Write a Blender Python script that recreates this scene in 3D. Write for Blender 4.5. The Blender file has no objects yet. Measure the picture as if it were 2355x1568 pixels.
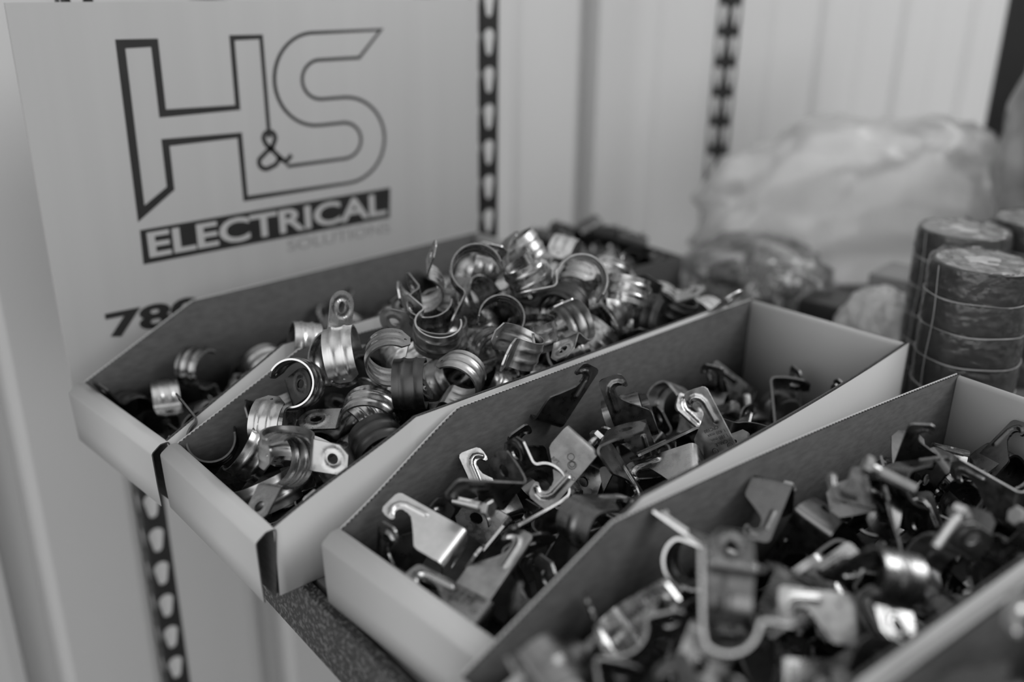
import bpy, bmesh, math, random
from mathutils import Vector, Matrix, Quaternion, noise
random.seed(7)
MM = 0.001
SC = bpy.context.scene
COL = SC.collection
PI = math.pi

# ------------------------------------------------------------------ object helpers
def link(name, me, mat=None, parent=None, loc=None, rot=None):
    o = bpy.data.objects.new(name, me)
    COL.objects.link(o)
    if mat is not None and me is not None and len(me.materials) == 0:
        for m in (mat if isinstance(mat, (list, tuple)) else [mat]):
            me.materials.append(m)
    if parent is not None:
        o.parent = parent
    if loc is not None:
        o.location = Vector(loc) * MM
    if rot is not None:
        o.rotation_euler = rot
    return o

def tag(o, label=None, cat=None, group=None, kind=None):
    if label: o['label'] = label
    if cat: o['category'] = cat
    if group: o['group'] = group
    if kind: o['kind'] = kind
    return o

def empty(name, loc=(0, 0, 0)):
    o = bpy.data.objects.new(name, None)
    o.empty_display_size = 0.01
    COL.objects.link(o)
    o.location = Vector(loc) * MM
    return o

def mesh_of(bm, name, smooth=False, angle=None):
    me = bpy.data.meshes.new(name)
    bm.normal_update()
    if smooth:
        for f in bm.faces: f.smooth = True
        if angle is not None:
            for e in bm.edges:
                if len(e.link_faces) == 2 and e.calc_face_angle(0) > angle:
                    e.smooth = False
    bm.to_mesh(me); bm.free()
    return me

def add_box(bm, x0, x1, y0, y1, z0, z1, mi=0):
    vs = [bm.verts.new(Vector(p) * MM) for p in
          [(x0,y0,z0),(x1,y0,z0),(x1,y1,z0),(x0,y1,z0),(x0,y0,z1),(x1,y0,z1),(x1,y1,z1),(x0,y1,z1)]]
    for q in [(0,3,2,1),(4,5,6,7),(0,1,5,4),(1,2,6,5),(2,3,7,6),(3,0,4,7)]:
        f = bm.faces.new([vs[i] for i in q]); f.material_index = mi
    return vs

def box_mesh(name, x0, x1, y0, y1, z0, z1, bevel=0, seg=2):
    bm = bmesh.new(); add_box(bm, x0, x1, y0, y1, z0, z1)
    if bevel:
        bmesh.ops.bevel(bm, geom=bm.edges[:], offset=bevel * MM, segments=seg, affect='EDGES', profile=0.5)
    return mesh_of(bm, name, smooth=bool(bevel), angle=0.6)

def lathe(bm, prof, seg=32, mi=0, mat=None, close=False):
    """prof: (r, z) pairs in mm; revolved about Z"""
    rows = []
    M = mat or Matrix()
    for r, z in prof:
        rows.append([bm.verts.new(M @ (Vector((r * math.cos(2*PI*i/seg), r * math.sin(2*PI*i/seg), z)) * MM)) for i in range(seg)])
    n = len(rows)
    for j in range(n if close else n - 1):
        a, b = rows[j], rows[(j + 1) % n]
        for i in range(seg):
            f = bm.faces.new((a[i], a[(i+1) % seg], b[(i+1) % seg], b[i])); f.material_index = mi
    if not close:
        if prof[0][0] > 1e-6:
            f = bm.faces.new(rows[0][::-1]); f.material_index = mi
        if prof[-1][0] > 1e-6:
            f = bm.faces.new(rows[-1]); f.material_index = mi
    return rows

# ------------------------------------------------------------------ materials
def new_mat(name):
    m = bpy.data.materials.new(name); m.use_nodes = True
    nt = m.node_tree
    b = nt.nodes['Principled BSDF']
    return m, nt, b

def N(nt, t, **kw):
    n = nt.nodes.new(t)
    for k, v in kw.items():
        if k.startswith('in_'):
            n.inputs[k[3:].replace('_', ' ')].default_value = v
        else:
            setattr(n, k, v)
    return n

def ramp(nt, fac, stops):
    r = nt.nodes.new('ShaderNodeValToRGB')
    els = r.color_ramp.elements
    while len(els) < len(stops): els.new(0.5)
    for e, (p, v) in zip(els, stops):
        e.position = p; e.color = (v, v, v, 1)
    nt.links.new(fac, r.inputs['Fac'])
    return r.outputs['Color']

def noisy(name, lo, hi, scale, rough=0.6, metallic=0.0, bump=0.0, bscale=None, detail=4, spec=0.5, rough2=None, stretch=None):
    m, nt, b = new_mat(name)
    tc = N(nt, 'ShaderNodeTexCoord')
    src = tc.outputs['Object']
    if stretch:
        mp = N(nt, 'ShaderNodeMapping'); mp.inputs['Scale'].default_value = stretch
        nt.links.new(src, mp.inputs['Vector']); src = mp.outputs['Vector']
    nz = N(nt, 'ShaderNodeTexNoise'); nz.inputs['Scale'].default_value = scale; nz.inputs['Detail'].default_value = detail
    nt.links.new(src, nz.inputs['Vector'])
    nt.links.new(ramp(nt, nz.outputs['Fac'], [(0.3, lo), (0.7, hi)]), b.inputs['Base Color'])
    b.inputs['Roughness'].default_value = rough
    b.inputs['Metallic'].default_value = metallic
    b.inputs['Specular IOR Level'].default_value = spec
    if rough2 is not None:
        mr = N(nt, 'ShaderNodeMapRange'); mr.inputs['To Min'].default_value = rough; mr.inputs['To Max'].default_value = rough2
        mr.inputs['From Min'].default_value = 0.3; mr.inputs['From Max'].default_value = 0.7
        nt.links.new(nz.outputs['Fac'], mr.inputs['Value']); nt.links.new(mr.outputs['Result'], b.inputs['Roughness'])
    if bump:
        n2 = N(nt, 'ShaderNodeTexNoise'); n2.inputs['Scale'].default_value = bscale or scale * 4; n2.inputs['Detail'].default_value = 3
        nt.links.new(src, n2.inputs['Vector'])
        bp = N(nt, 'ShaderNodeBump'); bp.inputs['Strength'].default_value = bump; bp.inputs['Distance'].default_value = 0.001
        nt.links.new(n2.outputs['Fac'], bp.inputs['Height']); nt.links.new(bp.outputs['Normal'], b.inputs['Normal'])
    return m

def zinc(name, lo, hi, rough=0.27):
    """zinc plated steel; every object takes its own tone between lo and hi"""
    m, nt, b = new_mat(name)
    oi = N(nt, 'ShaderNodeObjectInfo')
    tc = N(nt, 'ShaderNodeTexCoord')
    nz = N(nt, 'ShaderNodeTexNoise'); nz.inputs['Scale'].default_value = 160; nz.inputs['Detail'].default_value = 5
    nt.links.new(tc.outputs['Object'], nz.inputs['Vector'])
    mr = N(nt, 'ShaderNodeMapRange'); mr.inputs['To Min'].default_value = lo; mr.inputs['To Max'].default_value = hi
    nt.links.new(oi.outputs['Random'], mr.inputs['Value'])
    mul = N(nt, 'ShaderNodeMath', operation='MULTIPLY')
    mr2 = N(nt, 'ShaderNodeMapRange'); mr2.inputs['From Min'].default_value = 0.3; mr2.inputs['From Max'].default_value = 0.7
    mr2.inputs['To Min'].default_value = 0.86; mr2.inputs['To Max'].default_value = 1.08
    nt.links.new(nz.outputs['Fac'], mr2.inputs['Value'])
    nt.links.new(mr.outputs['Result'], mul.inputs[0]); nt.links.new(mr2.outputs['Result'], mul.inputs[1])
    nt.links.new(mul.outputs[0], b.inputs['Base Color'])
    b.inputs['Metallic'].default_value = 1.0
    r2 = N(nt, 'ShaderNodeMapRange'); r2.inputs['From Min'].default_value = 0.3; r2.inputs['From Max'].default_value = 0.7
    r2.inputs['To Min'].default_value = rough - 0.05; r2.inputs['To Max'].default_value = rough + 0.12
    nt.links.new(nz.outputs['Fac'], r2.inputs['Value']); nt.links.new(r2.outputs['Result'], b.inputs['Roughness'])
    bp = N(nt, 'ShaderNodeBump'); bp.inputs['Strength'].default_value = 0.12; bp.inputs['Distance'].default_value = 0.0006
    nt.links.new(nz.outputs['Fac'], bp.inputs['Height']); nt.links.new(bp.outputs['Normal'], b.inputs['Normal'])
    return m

def film(name, veil, tint, rough=0.2, bump=0.5, scale=60):
    """thin clear plastic: mostly see-through, with a faint milky veil and gloss"""
    m, nt, b = new_mat(name)
    nt.nodes.remove(b)
    out = nt.nodes['Material Output']
    tr = N(nt, 'ShaderNodeBsdfTransparent')
    df = N(nt, 'ShaderNodeBsdfDiffuse'); df.inputs['Color'].default_value = (tint, tint, tint, 1)
    tl = N(nt, 'ShaderNodeBsdfTranslucent'); tl.inputs['Color'].default_value = (tint, tint, tint, 1)
    gl = N(nt, 'ShaderNodeBsdfGlossy'); gl.inputs['Roughness'].default_value = rough
    gl.inputs['Color'].default_value = (0.9, 0.9, 0.9, 1)
    tc = N(nt, 'ShaderNodeTexCoord')
    nz = N(nt, 'ShaderNodeTexNoise'); nz.inputs['Scale'].default_value = scale; nz.inputs['Detail'].default_value = 4
    nt.links.new(tc.outputs['Object'], nz.inputs['Vector'])
    bp = N(nt, 'ShaderNodeBump'); bp.inputs['Strength'].default_value = bump; bp.inputs['Distance'].default_value = 0.003
    nt.links.new(nz.outputs['Fac'], bp.inputs['Height'])
    for s in (df, gl, tl): nt.links.new(bp.outputs['Normal'], s.inputs['Normal'])
    a = N(nt, 'ShaderNodeMixShader'); a.inputs[0].default_value = 0.5
    nt.links.new(df.outputs[0], a.inputs[1]); nt.links.new(tl.outputs[0], a.inputs[2])
    v = N(nt, 'ShaderNodeMixShader'); v.inputs[0].default_value = veil
    nt.links.new(tr.outputs[0], v.inputs[1]); nt.links.new(a.outputs[0], v.inputs[2])
    fr = N(nt, 'ShaderNodeFresnel'); fr.inputs['IOR'].default_value = 1.5
    nt.links.new(bp.outputs['Normal'], fr.inputs['Normal'])
    g = N(nt, 'ShaderNodeMixShader')
    nt.links.new(fr.outputs[0], g.inputs[0]); nt.links.new(v.outputs[0], g.inputs[1]); nt.links.new(gl.outputs[0], g.inputs[2])
    nt.links.new(g.outputs[0], out.inputs['Surface'])
    return m

# ------------------------------------------------------------------ bent sheet metal
def path_at(path, s):
    x = z = a = 0.0
    rest = s
    for i, (L, k) in enumerate(path):
        last = i == len(path) - 1
        d = rest if (last or rest < L) else L
        if i == 0 and rest < 0: d = rest
        if abs(k) < 1e-9:
            x += d * math.cos(a); z += d * math.sin(a)
        else:
            x += (math.sin(a + k * d) - math.sin(a)) / k
            z += (-math.cos(a + k * d) + math.cos(a)) / k
            a += k * d
        rest -= d
        if abs(rest) < 1e-9: break
    return x, z, a

def band(name, outline, holes, path, thick, scuts, tcuts, emb=None, centre=True, extra=None):
    """sheet of outline (s,t) with holes, bent along path; t runs across the band. Returns a mesh (metres)."""
    bm = bmesh.new()
    def loop(pts):
        vs = [bm.verts.new((p[0], p[1], 0)) for p in pts]
        for i in range(len(vs)): bm.edges.new((vs[i], vs[(i+1) % len(vs)]))
    loop(outline)
    for h in holes: loop(h)
    bmesh.ops.triangle_fill(bm, use_beauty=True, use_dissolve=False, edges=bm.edges[:], normal=(0, 0, 1))
    for s in scuts:
        bmesh.ops.bisect_plane(bm, geom=bm.verts[:] + bm.edges[:] + bm.faces[:], dist=1e-5, plane_co=(s, 0, 0), plane_no=(1, 0, 0))
    for t in tcuts:
        bmesh.ops.bisect_plane(bm, geom=bm.verts[:] + bm.edges[:] + bm.faces[:], dist=1e-5, plane_co=(0, t, 0), plane_no=(0, 1, 0))
    bm.verts.ensure_lookup_table()
    smin = min(v.co.x for v in bm.verts); smax = max(v.co.x for v in bm.verts)
    tm = 0.5 * (min(v.co.y for v in bm.verts) + max(v.co.y for v in bm.verts))
    out = bmesh.new()
    top, bot = {}, {}
    P = []
    for v in bm.verts:
        s, t = v.co.x, v.co.y
        x, z, a = path_at(path, s)
        e = emb(s, t) if emb else 0.0
        nx, nz = -math.sin(a), math.cos(a)
        for d, off in ((top, e + thick / 2), (bot, e - thick / 2)):
            d[v.index] = Vector((x + nx * off, t - tm, z + nz * off))
    c = Vector((0, 0, 0))
    if centre:
        for d in (top, bot):
            for p in d.values(): c += p
        c /= (2 * len(top))
    tv = {i: out.verts.new((p - c) * MM) for i, p in top.items()}
    bv = {i: out.verts.new((p - c) * MM) for i, p in bot.items()}
    for f in bm.faces:
        ids = [v.index for v in f.verts]
        if f.normal.z < 0: ids = ids[::-1]
        nf = out.faces.new([tv[i] for i in ids]); nf.smooth = True
        nf = out.faces.new([bv[i] for i in ids[::-1]]); nf.smooth = True
    for e in bm.edges:
        if len(e.link_faces) == 1:
            f = e.link_faces[0]
            ids = [v.index for v in f.verts]
            if f.normal.z < 0: ids = ids[::-1]
            a, b = e.verts[0].index, e.verts[1].index
            i = ids.index(a)
            if ids[(i + 1) % len(ids)] != b: a, b = b, a
            nf = out.faces.new((tv[b], tv[a], bv[a], bv[b])); nf.smooth = True
            for p, q in ((tv[a], tv[b]), (bv[a], bv[b])):
                ee = out.edges.get((p, q))
                if ee: ee.smooth = False
    bm.free()
    out.normal_update()
    me = bpy.data.meshes.new(name)
    out.to_mesh(me); out.free()
    me['cx'] = c.x; me['cz'] = c.z; me['tm'] = tm
    return me

def circle(cx, cy, r, n=18, ry=None):
    ry = ry or r
    return [(cx + r * math.cos(2*PI*i/n), cy + ry * math.sin(2*PI*i/n)) for i in range(n)]

def frange(a, b, st):
    n = max(1, int(round((b - a) / st)))
    return [a + (b - a) * i / n for i in range(1, n)]

def seg_dist(p, a, b):
    ax, ay = a; bx, by = b; px, py = p
    dx, dy = bx - ax, by - ay
    L = dx*dx + dy*dy
    t = max(0, min(1, ((px-ax)*dx + (py-ay)*dy) / L)) if L else 0
    return math.hypot(px - ax - t*dx, py - ay - t*dy)

def bead(poly, w, h):
    def f(s, t):
        d = min(seg_dist((s, t), poly[i], poly[i+1]) for i in range(len(poly) - 1))
        if d >= w: return 0.0
        return h * (0.5 + 0.5 * math.cos(PI * d / w))
    return f

# ---- one-hole strap: tab with hole, S bend, loop, chamfered free end
STRAP_W = 21.0
def strap_mesh(name, R=16.5, sweep=235, hexend=True, tab=23.0, cut=1.0, W=STRAP_W, lo=False):
    L1 = tab; Rb = 4.0; ab = math.radians(82)
    Lb = Rb * ab; La = R * math.radians(sweep)
    path = [(L1, 0), (Lb, 1 / Rb), (La, -1 / R), (7.0, 0.02)]
    L = L1 + Lb + La + 7.0
    if hexend:
        o = [(0, W*0.3), (6.5, 0.6), (tab, 0), (L - 6, 0), (L, W*0.3), (L, W*0.7), (L - 6, W), (tab, W), (6.5, W-0.6), (0, W*0.7)]
    else:
        o = []
        for i in range(13):
            a = PI/2 + PI * i / 12
            o.append((W/2 + W/2 * math.cos(a), W/2 + W/2 * math.sin(a)))
        o = o + [(tab, 0), (L - 6, 0), (L, W*0.3), (L, W*0.7), (L - 6, W), (tab, W)]
    holes = [circle(tab * 0.45, W/2, 4.3 if not hexend else 3.7, 16, 3.1 if not hexend else 3.7)]
    if not lo: holes.append(circle(L - 3.6, W/2, 1.0, 8))
    def emb(s, t):
        e = 0.0
        if L1 + Lb < s < L - 4:
            k = min(1, (s - L1 - Lb) / 5, (L - 4 - s) / 5)
            for c in (W*0.3, W*0.7):
                d = abs(t - c)
                if d < 2.2: e += 0.9 * k * (0.5 + 0.5 * math.cos(PI * d / 2.2))
        if s < L1:
            d = abs(math.hypot(s - tab*0.45, t - W/2) - 6.6)
            if d < 1.8: e += 0.6 * (0.5 + 0.5 * math.cos(PI * d / 1.8))
        return e
    if lo:
        sc = frange(0, L1, 12) + [L1] + frange(L1, L1 + Lb, 3) + frange(L1 + Lb, L, 7.0); tcs = []
        return band(name, [p for p in o if True], [], path, 1.3, sc, tcs)
    sc = frange(0, L1, 1.3) + frange(L1, L1 + Lb, 0.8) + frange(L1 + Lb, L, 1.6)
    return band(name, o, holes, path, 1.3, sc, [W*x for x in (0.1,.16,.23,.3,.37,.44,.5,.56,.63,.7,.77,.84,.9)], emb)

# ---- strut clamp half: J hook flat, saddle curve, ear with bolt hole
CL_W = 29.0
CL_PATH = [(36, 0), (11, -1/70.0), (6, -1/6.5), (30, -1/15.5), (5.5, 1/3.6), (18, 0)]
CL_L = sum(p[0] for p in CL_PATH)
CL_PATH2 = [(47, 0), (6.3, -1/4.0), (27, -1/60.0)]      # flat plate with one flange bent square
CL_L2 = sum(p[0] for p in CL_PATH2)
def hook_outline(L=CL_L):
    W = CL_W
    o = [(1.0, 1.0), (3.0, 0.0), (L - 5, 3.0), (L, 8.0), (L, W - 8.0), (L - 5, W - 3.0), (L - 20, W - 1.5), (46, W), (34, W - 0.6), (31, W - 1.6), (29, W - 4.0)]
    # neck up to the mouth of the hook, round the notch, tip, outer bulge
    o += [(26, W - 8.0), (20.5, 14.4), (17.5, 11.3), (14.0, 9.9)]
    for i in range(7):                                   # round notch
        a = math.radians(-60 - 150 * i / 6)
        o.append((10.8 + 3.3 * math.cos(a), 12.9 + 3.3 * math.sin(a)))
    o += [(8.6, 15.6), (9.7, 17.0), (9.3, 18.6), (7.4, 19.0), (3.6, 18.3), (0.4, 16.8), (-0.9, 14.2), (-0.6, 9.0), (0.0, 3.0)]
    return o
J_BEAD = bead([(24.5, 5.8), (10, 5.8), (6.6, 7.2), (4.6, 10.0), (4.7, 13.0), (6.2, 15.6)], 2.3, 1.5)
def clamp_mesh(name, lo=False, flat=False):
    L = CL_L2 if flat else CL_L; W = CL_W; path = CL_PATH2 if flat else CL_PATH
    hole = circle(L - (12 if flat else 9), W/2, 4.6, 16, 3.6)
    def emb(s, t):
        e = J_BEAD(s, t) if s < 28 else 0
        if flat: return e
        if s > L - 21:
            d = abs(math.hypot((s - L + 9)/1.15, t - W/2) - 7.0)
            if d < 2.0: e -= 0.7 * (0.5 + 0.5 * math.cos(PI * d / 2.0))
        if 54 < s < L - 26:
            d = abs(t - W/2); k = min(1, (s-54)/6, (L-26-s)/6)
            if d < 4: e += 1.0 * k * (0.5 + 0.5 * math.cos(PI * d / 4))
        return e
    if lo:
        o = [(0, 0), (L, 3), (L, W-3), (34, W), (20, 14), (9, 18), (0, 17)]
        if flat: return band(name, o, [], path, 1.6, [14, 27, 36, 47, 50, 53.3, 66], [])
        return band(name, o, [], CL_PATH, 1.6, [14, 27, 36, 46, 49, 53, 60, 67, 74, 83, 86, 89], [])
    sc = frange(-1, 30, 0.9) + frange(30, 46, 2.0) + frange(46, 54, 0.8) + frange(54, 83, 1.7) + frange(83, 89, 0.8) + frange(89, L, 1.5)
    tc = frange(0, 20, 0.9) + frange(20, W, 1.8)
    if flat: sc = frange(-1, 30, 0.9) + frange(30, 47, 2.5) + frange(46.5, 54, 0.6) + frange(54, L, 3)
    return band(name, hook_outline(L), [hole], path, 1.7, sc, tc, emb)

def clamp_point(me, s, t, off=0.0, path=CL_PATH2):
    x, z, a = path_at(path, s)
    return Vector((x - math.sin(a)*off - me['cx'], t - me['tm'], z + math.cos(a)*off - me['cz']))

def bolt_bm(L=26, r=3.0, head=5.6, hh=4.2):
    bm = bmesh.new()
    prof = []
    z = -L
    prof.append((r*0.7, z)); z += 0.8
    while z < -5:
        prof += [(r, z), (r*0.84, z + 0.55)]; z += 1.1
    prof += [(r*0.92, z), (r*0.92, 0)]
    lathe(bm, prof, 16)
    hexv = lathe(bm, [(head*0.92, 0), (head, 0.5), (head, hh - 0.7), (head*0.86, hh)], 6)
    return bm

def nut_bm(r=5.6, h=4.6):
    bm = bmesh.new()
    lathe(bm, [(3.0, 0), (r*0.94, 0), (r, 0.5), (r, h-0.5), (r*0.94, h), (3.0, h)], 6, close=True)
    return bm
# ------------------------------------------------------------------ materials used
M_WHITE = noisy('white_carton', 0.345, 0.37, 9, rough=0.62, bump=0.05, bscale=300, spec=0.3)
M_KRAFT = noisy('kraft_carton', 0.042, 0.062, 110, rough=0.75, bump=0.08, bscale=500, spec=0.2, stretch=(1, 1, 3))
M_FLUTE = noisy('kraft_flute', 0.075, 0.11, 60, rough=0.8, spec=0.2)
M_SIGN = noisy('white_corrugated_plastic', 0.315, 0.33, 4, rough=0.5, bump=0.05, bscale=120, spec=0.35, stretch=(1, 12, 0.4))
M_INK = noisy('black_ink', 0.008, 0.012, 40, rough=0.45)
M_GREYINK = noisy('pale_grey_ink', 0.19, 0.21, 40, rough=0.5)
M_WALLM = noisy('painted_sheet_metal', 0.47, 0.49, 3, rough=0.42, spec=0.5)
M_STEEL = noisy('black_powder_coat', 0.006, 0.010, 200, rough=0.38, bump=0.15, bscale=700)
M_BEAM = noisy('hammered_black_paint', 0.010, 0.028, 420, rough=0.42, bump=1.0, bscale=520, spec=0.5, detail=2)
for n_ in M_BEAM.node_tree.nodes:
    if n_.bl_idname == 'ShaderNodeValToRGB':
        n_.color_ramp.elements[0].position = 0.50; n_.color_ramp.elements[1].position = 0.62; n_.color_ramp.elements[1].color = (0.085, 0.085, 0.085, 1)
M_DECK = noisy('dark_shelf_board', 0.06, 0.10, 30, rough=0.55, bump=0.1, stretch=(1, 6, 1))
M_ZINC = zinc('zinc_plated_steel', 0.24, 0.50, 0.24)
M_DARKZ = zinc('dull_dark_steel', 0.05, 0.09, 0.40)
M_BRIGHT = zinc('bright_zinc', 0.37, 0.46, 0.32)
M_TAPE = noisy('black_vinyl_tape', 0.010, 0.02, 80, rough=0.35, bump=0.1)
M_CORE = noisy('paper_label', 0.22, 0.36, 60, rough=0.7)
M_FILM = film('shrink_wrap_film', 0.05, 0.8, rough=0.14, bump=1.0, scale=110)
M_BAG = film('clear_poly_bag', 0.11, 0.85, rough=0.25, bump=0.8, scale=25)
M_BAG2 = film('milky_poly_bag', 0.58, 0.88, rough=0.3, bump=0.8, scale=30)
M_GREYBOX = noisy('grey_carton', 0.15, 0.19, 14, rough=0.6)
M_BLACKP = noisy('black_plastic', 0.008, 0.014, 30, rough=0.4)
M_FLOOR = noisy('concrete', 0.34, 0.42, 2.5, rough=0.7)

# ------------------------------------------------------------------ camera
cam_d = bpy.data.cameras.new('camera'); cam = bpy.data.objects.new('camera', cam_d); COL.objects.link(cam)
F_PX, YAW, PITCH, ROLL = 2163.58, math.radians(50.60), math.radians(21.52), math.radians(0.71)
fw = Vector((-math.sin(YAW)*math.cos(PITCH), math.cos(YAW)*math.cos(PITCH), -math.sin(PITCH)))
rt = Vector((math.cos(YAW), math.sin(YAW), 0)); up = rt.cross(fw)
rt2 = rt*math.cos(ROLL) + up*math.sin(ROLL); up2 = up*math.cos(ROLL) - rt*math.sin(ROLL)
cm = Matrix((rt2, up2, -fw)).transposed().to_4x4()
cm.translation = Vector((809.47, -214.08, 359.54)) * MM
cam.matrix_world = cm
cam_d.sensor_width = 36.0
cam_d.lens = F_PX / 2355 * 36.0
cam_d.clip_start = 0.01
cam_d.dof.use_dof = True
cam_d.dof.focus_distance = 0.638
cam_d.dof.aperture_fstop = 2.2
cam_d.dof.aperture_blades = 0
SC.camera = cam

# ------------------------------------------------------------------ setting
def wall_profile():
    pts = []
    k0 = -84 - 257 * 8
    for k in range(22):
        y = k0 + 257 * k
        g_ = -24 if y < 900 else -6
        pts += [(y - 20, 0), (y - 15, g_), (y + 12, g_), (y + 18, 0), (y + 26, 3), (y + 108, 3), (y + 118, -1.5), (y + 132, -1.5), (y + 140, 1.5), (y + 225, 1.5)]
    return pts
bm = bmesh.new()
prev = None
for y, d in wall_profile():
    a = bm.verts.new(Vector((-134 + d, y, -950)) * MM); b = bm.verts.new(Vector((-134 + d, y, 1700)) * MM)
    if prev: bm.faces.new((prev[0], a, b, prev[1]))
    prev = (a, b)
bmesh.ops.recalc_face_normals(bm, faces=bm.faces[:])
geo = bmesh.ops.extrude_face_region(bm, geom=bm.faces[:])
for v in [g for g in geo['geom'] if isinstance(g, bmesh.types.BMVert)]: v.co.x -= 0.002
bmesh.ops.recalc_face_normals(bm, faces=bm.faces[:])
tag(link('wall_left', mesh_of(bm, 'wall_left'), M_WALLM), kind='structure')
tag(link('floor', box_mesh('floor', -160, 4500, -3200, 3400, -960, -950), M_FLOOR), kind='structure')

# ------------------------------------------------------------------ shelving unit
shelf = tag(empty('steel_shelving', (0, 0, 0)), 'black steel shelving unit with slotted posts carrying the cardboard bins', 'shelving')
def keyhole(cs, ct):
    o = []
    for i in range(13):
        a = math.radians(-25 + 230 * i / 12); o.append((cs + 7.4*math.cos(a), ct - 6 - 7.4*math.sin(a)))
    for i in range(9):
        a = math.radians(195 + 150 * i / 8); o.append((cs + 4.3*math.cos(a), ct + 9 - 4.3*math.sin(a)))
    return o
def post(name, x, y, zph, rows, z0, z1, F=20.0, hc=9.0):
    k0 = math.ceil((zph - z1 + 22) / 38.1); k1 = math.floor((zph - z0 - 22) / 38.1)
    hs = []
    for k in range(k0, k1 + 1):
        z = -(zph - 38.1 * k)
        hs += [keyhole(F - hc, z), keyhole(F + 1.57*1.5 + hc - 1.0, z)]
    L = 2*F + 1.57*1.5
    me = band(name, [(0, -z1), (L, -z1), (L, -z0), (0, -z0)], hs, [(F, 0), (1.57*1.5, 1/1.5), (F, 0)], 1.8,
              [F, F + 0.6, F + 1.2, F + 1.8, F + 2.36], [], None, centre=False)
    zc = -me['tm']
    o = link(name, me, M_STEEL, shelf)
    R3 = Matrix(rows).transposed().to_4x4()
    off = R3 @ Vector((F + 1.5, 0, 0.8))
    R3.translation = (Vector((x, y, zc)) - off) * MM
    o.matrix_basis = R3
    return o
FRONT = [(1, 0, 0), (0, 0, -1), (0, 1, 0)]      # flanges run to -x and +y from the corner
post('slotted_post', -1, 4, -154.43, FRONT, -900, 470)
post('slotted_post', -1, 407, 289.5, FRONT, -500, 470)
post('slotted_post', 2.5, 803.6, 307.98, FRONT, -500, 470, F=19.0, hc=10.6)
# board and beams
def part_box(name, parent, mat, *a, bevel=0.6, **k): return link(name, box_mesh(name, *a, bevel=bevel, **k), mat, parent)
part_box('shelf_board', shelf, M_DECK, 4, 1600, 8, 800, -13, -0.4)
part_box('shelf_board', shelf, M_DECK, 4, 1600, 812, 1330, -13, -0.4)
bm = bmesh.new()      # front beam: upright face with a narrow top lip and a return below
pr = [(-3.5, -44), (-3.5, -0.8), (-2.3, 0.2), (3.6, 0.2), (3.6, -1.6), (-0.9, -1.6), (-0.9, -42.3), (12, -42.3), (12, -44)]
rings = [[bm.verts.new(Vector((x, p, z)) * MM) for p, z in pr] for x in (26, 1600)]
for i in range(len(pr)):
    j = (i + 1) % len(pr); bm.faces.new((rings[0][i], rings[0][j], rings[1][j], rings[1][i]))
bm.faces.new(rings[0][::-1]); bm.faces.new(rings[1])
bmesh.ops.recalc_face_normals(bm, faces=bm.faces[:])
link('front_beam', mesh_of(bm, 'front_beam'), M_BEAM, shelf)
part_box('side_beam', shelf, M_BEAM, 0.5, 3.5, 30, 800, -43, -1)

# ------------------------------------------------------------------ sign
SX = 12.0
sign = tag(link('company_sign', box_mesh('company_sign', 7.6, SX, -41, 392, 0.4, 333, bevel=0.5), M_SIGN),
           'white corrugated plastic sign with black outlined H&S logo standing along the shelf', 'sign')
def flat_poly(name, loops, mat, off=0.15, depth=0.18):
    """printed shape on the sign face, points are (y, z) in mm"""
    bm = bmesh.new()
    for lp in loops:
        vs = [bm.verts.new(Vector((SX + off, y, z)) * MM) for y, z in lp]
        for i in range(len(vs)): bm.edges.new((vs[i], vs[(i+1) % len(vs)]))
    bmesh.ops.triangle_fill(bm, use_beauty=True, edges=bm.edges[:], normal=(1, 0, 0))
    for f in bm.faces:
        if f.normal.x < 0: f.normal_flip()
    return link(name, mesh_of(bm, name), mat, sign)
def stroke(name, pts, wfun, mat, closed=False, off=0.15):
    """mitred stroke through (y,z) points with a width that may vary"""
    bm = bmesh.new(); n = len(pts); L, Rr = [], []
    for i in range(n):
        p = Vector(pts[i])
        a = Vector(pts[i-1]) if (i > 0 or closed) else None
        b = Vector(pts[(i+1) % n]) if (i < n-1 or closed) else None
        d1 = (p - a).normalized() if a is not None else (b - p).normalized()
        d2 = (b - p).normalized() if b is not None else d1
        n1 = Vector((-d1.y, d1.x)); n2 = Vector((-d2.y, d2.x)); m = (n1 + n2)
        m = m * (2.0 / max(0.7, m.length_squared))
        w = wfun(p) / 2
        L.append(bm.verts.new(Vector((SX + off, p.x + m.x*w*1.0, p.y + m.y*w)) * MM))
        Rr.append(bm.verts.new(Vector((SX + off, p.x - m.x*w, p.y - m.y*w)) * MM))
    for i in range(n if closed else n - 1):
        j = (i + 1) % n
        bm.faces.new((L[i], Rr[i], Rr[j], L[j]))
    bm.normal_update()
    for f in bm.faces:
        if f.normal.x < 0: f.normal_flip()
    return link(name, mesh_of(bm, name), mat, sign)
def arc(cx, cy, rx, ry, a0, a1, n=14):
    return [(cx + rx*math.cos(math.radians(a0 + (a1-a0)*i/n)), cy + ry*math.sin(math.radians(a0 + (a1-a0)*i/n))) for i in range(n+1)]
ww = lambda p: 7.2 - 4.2 * min(1, max(0, (p.x - 30) / 150.0))
Hs = [(156.2, 217), (156.2, 303.3), (129.8, 303.3), (129.2, 245.6), (63.6, 245.6), (64.0, 301.6), (36.9, 301.6), (35.4, 165.0), (62.6, 183.2), (62.9, 221.8), (128.6, 221.8), (128.6, 165.3)]
S_out = [(232, 166.2)] + arc(234, 206.6, 42.5, 40.4, -80, 88, 18) + [(210.5, 247)] + arc(211.0, 264.4, 18.6, 17.4, 262, 98, 12) + [(252.4, 281.8), (277.1, 305.9), (206, 305.2)] \
        + arc(206, 264.5, 40.6, 40.8, 92, 272, 20) + [(208.9, 223.6)] + arc(231.6, 207.0, 18.6, 16.9, 86, -86, 12) + [(171.3, 189.6)]
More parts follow.
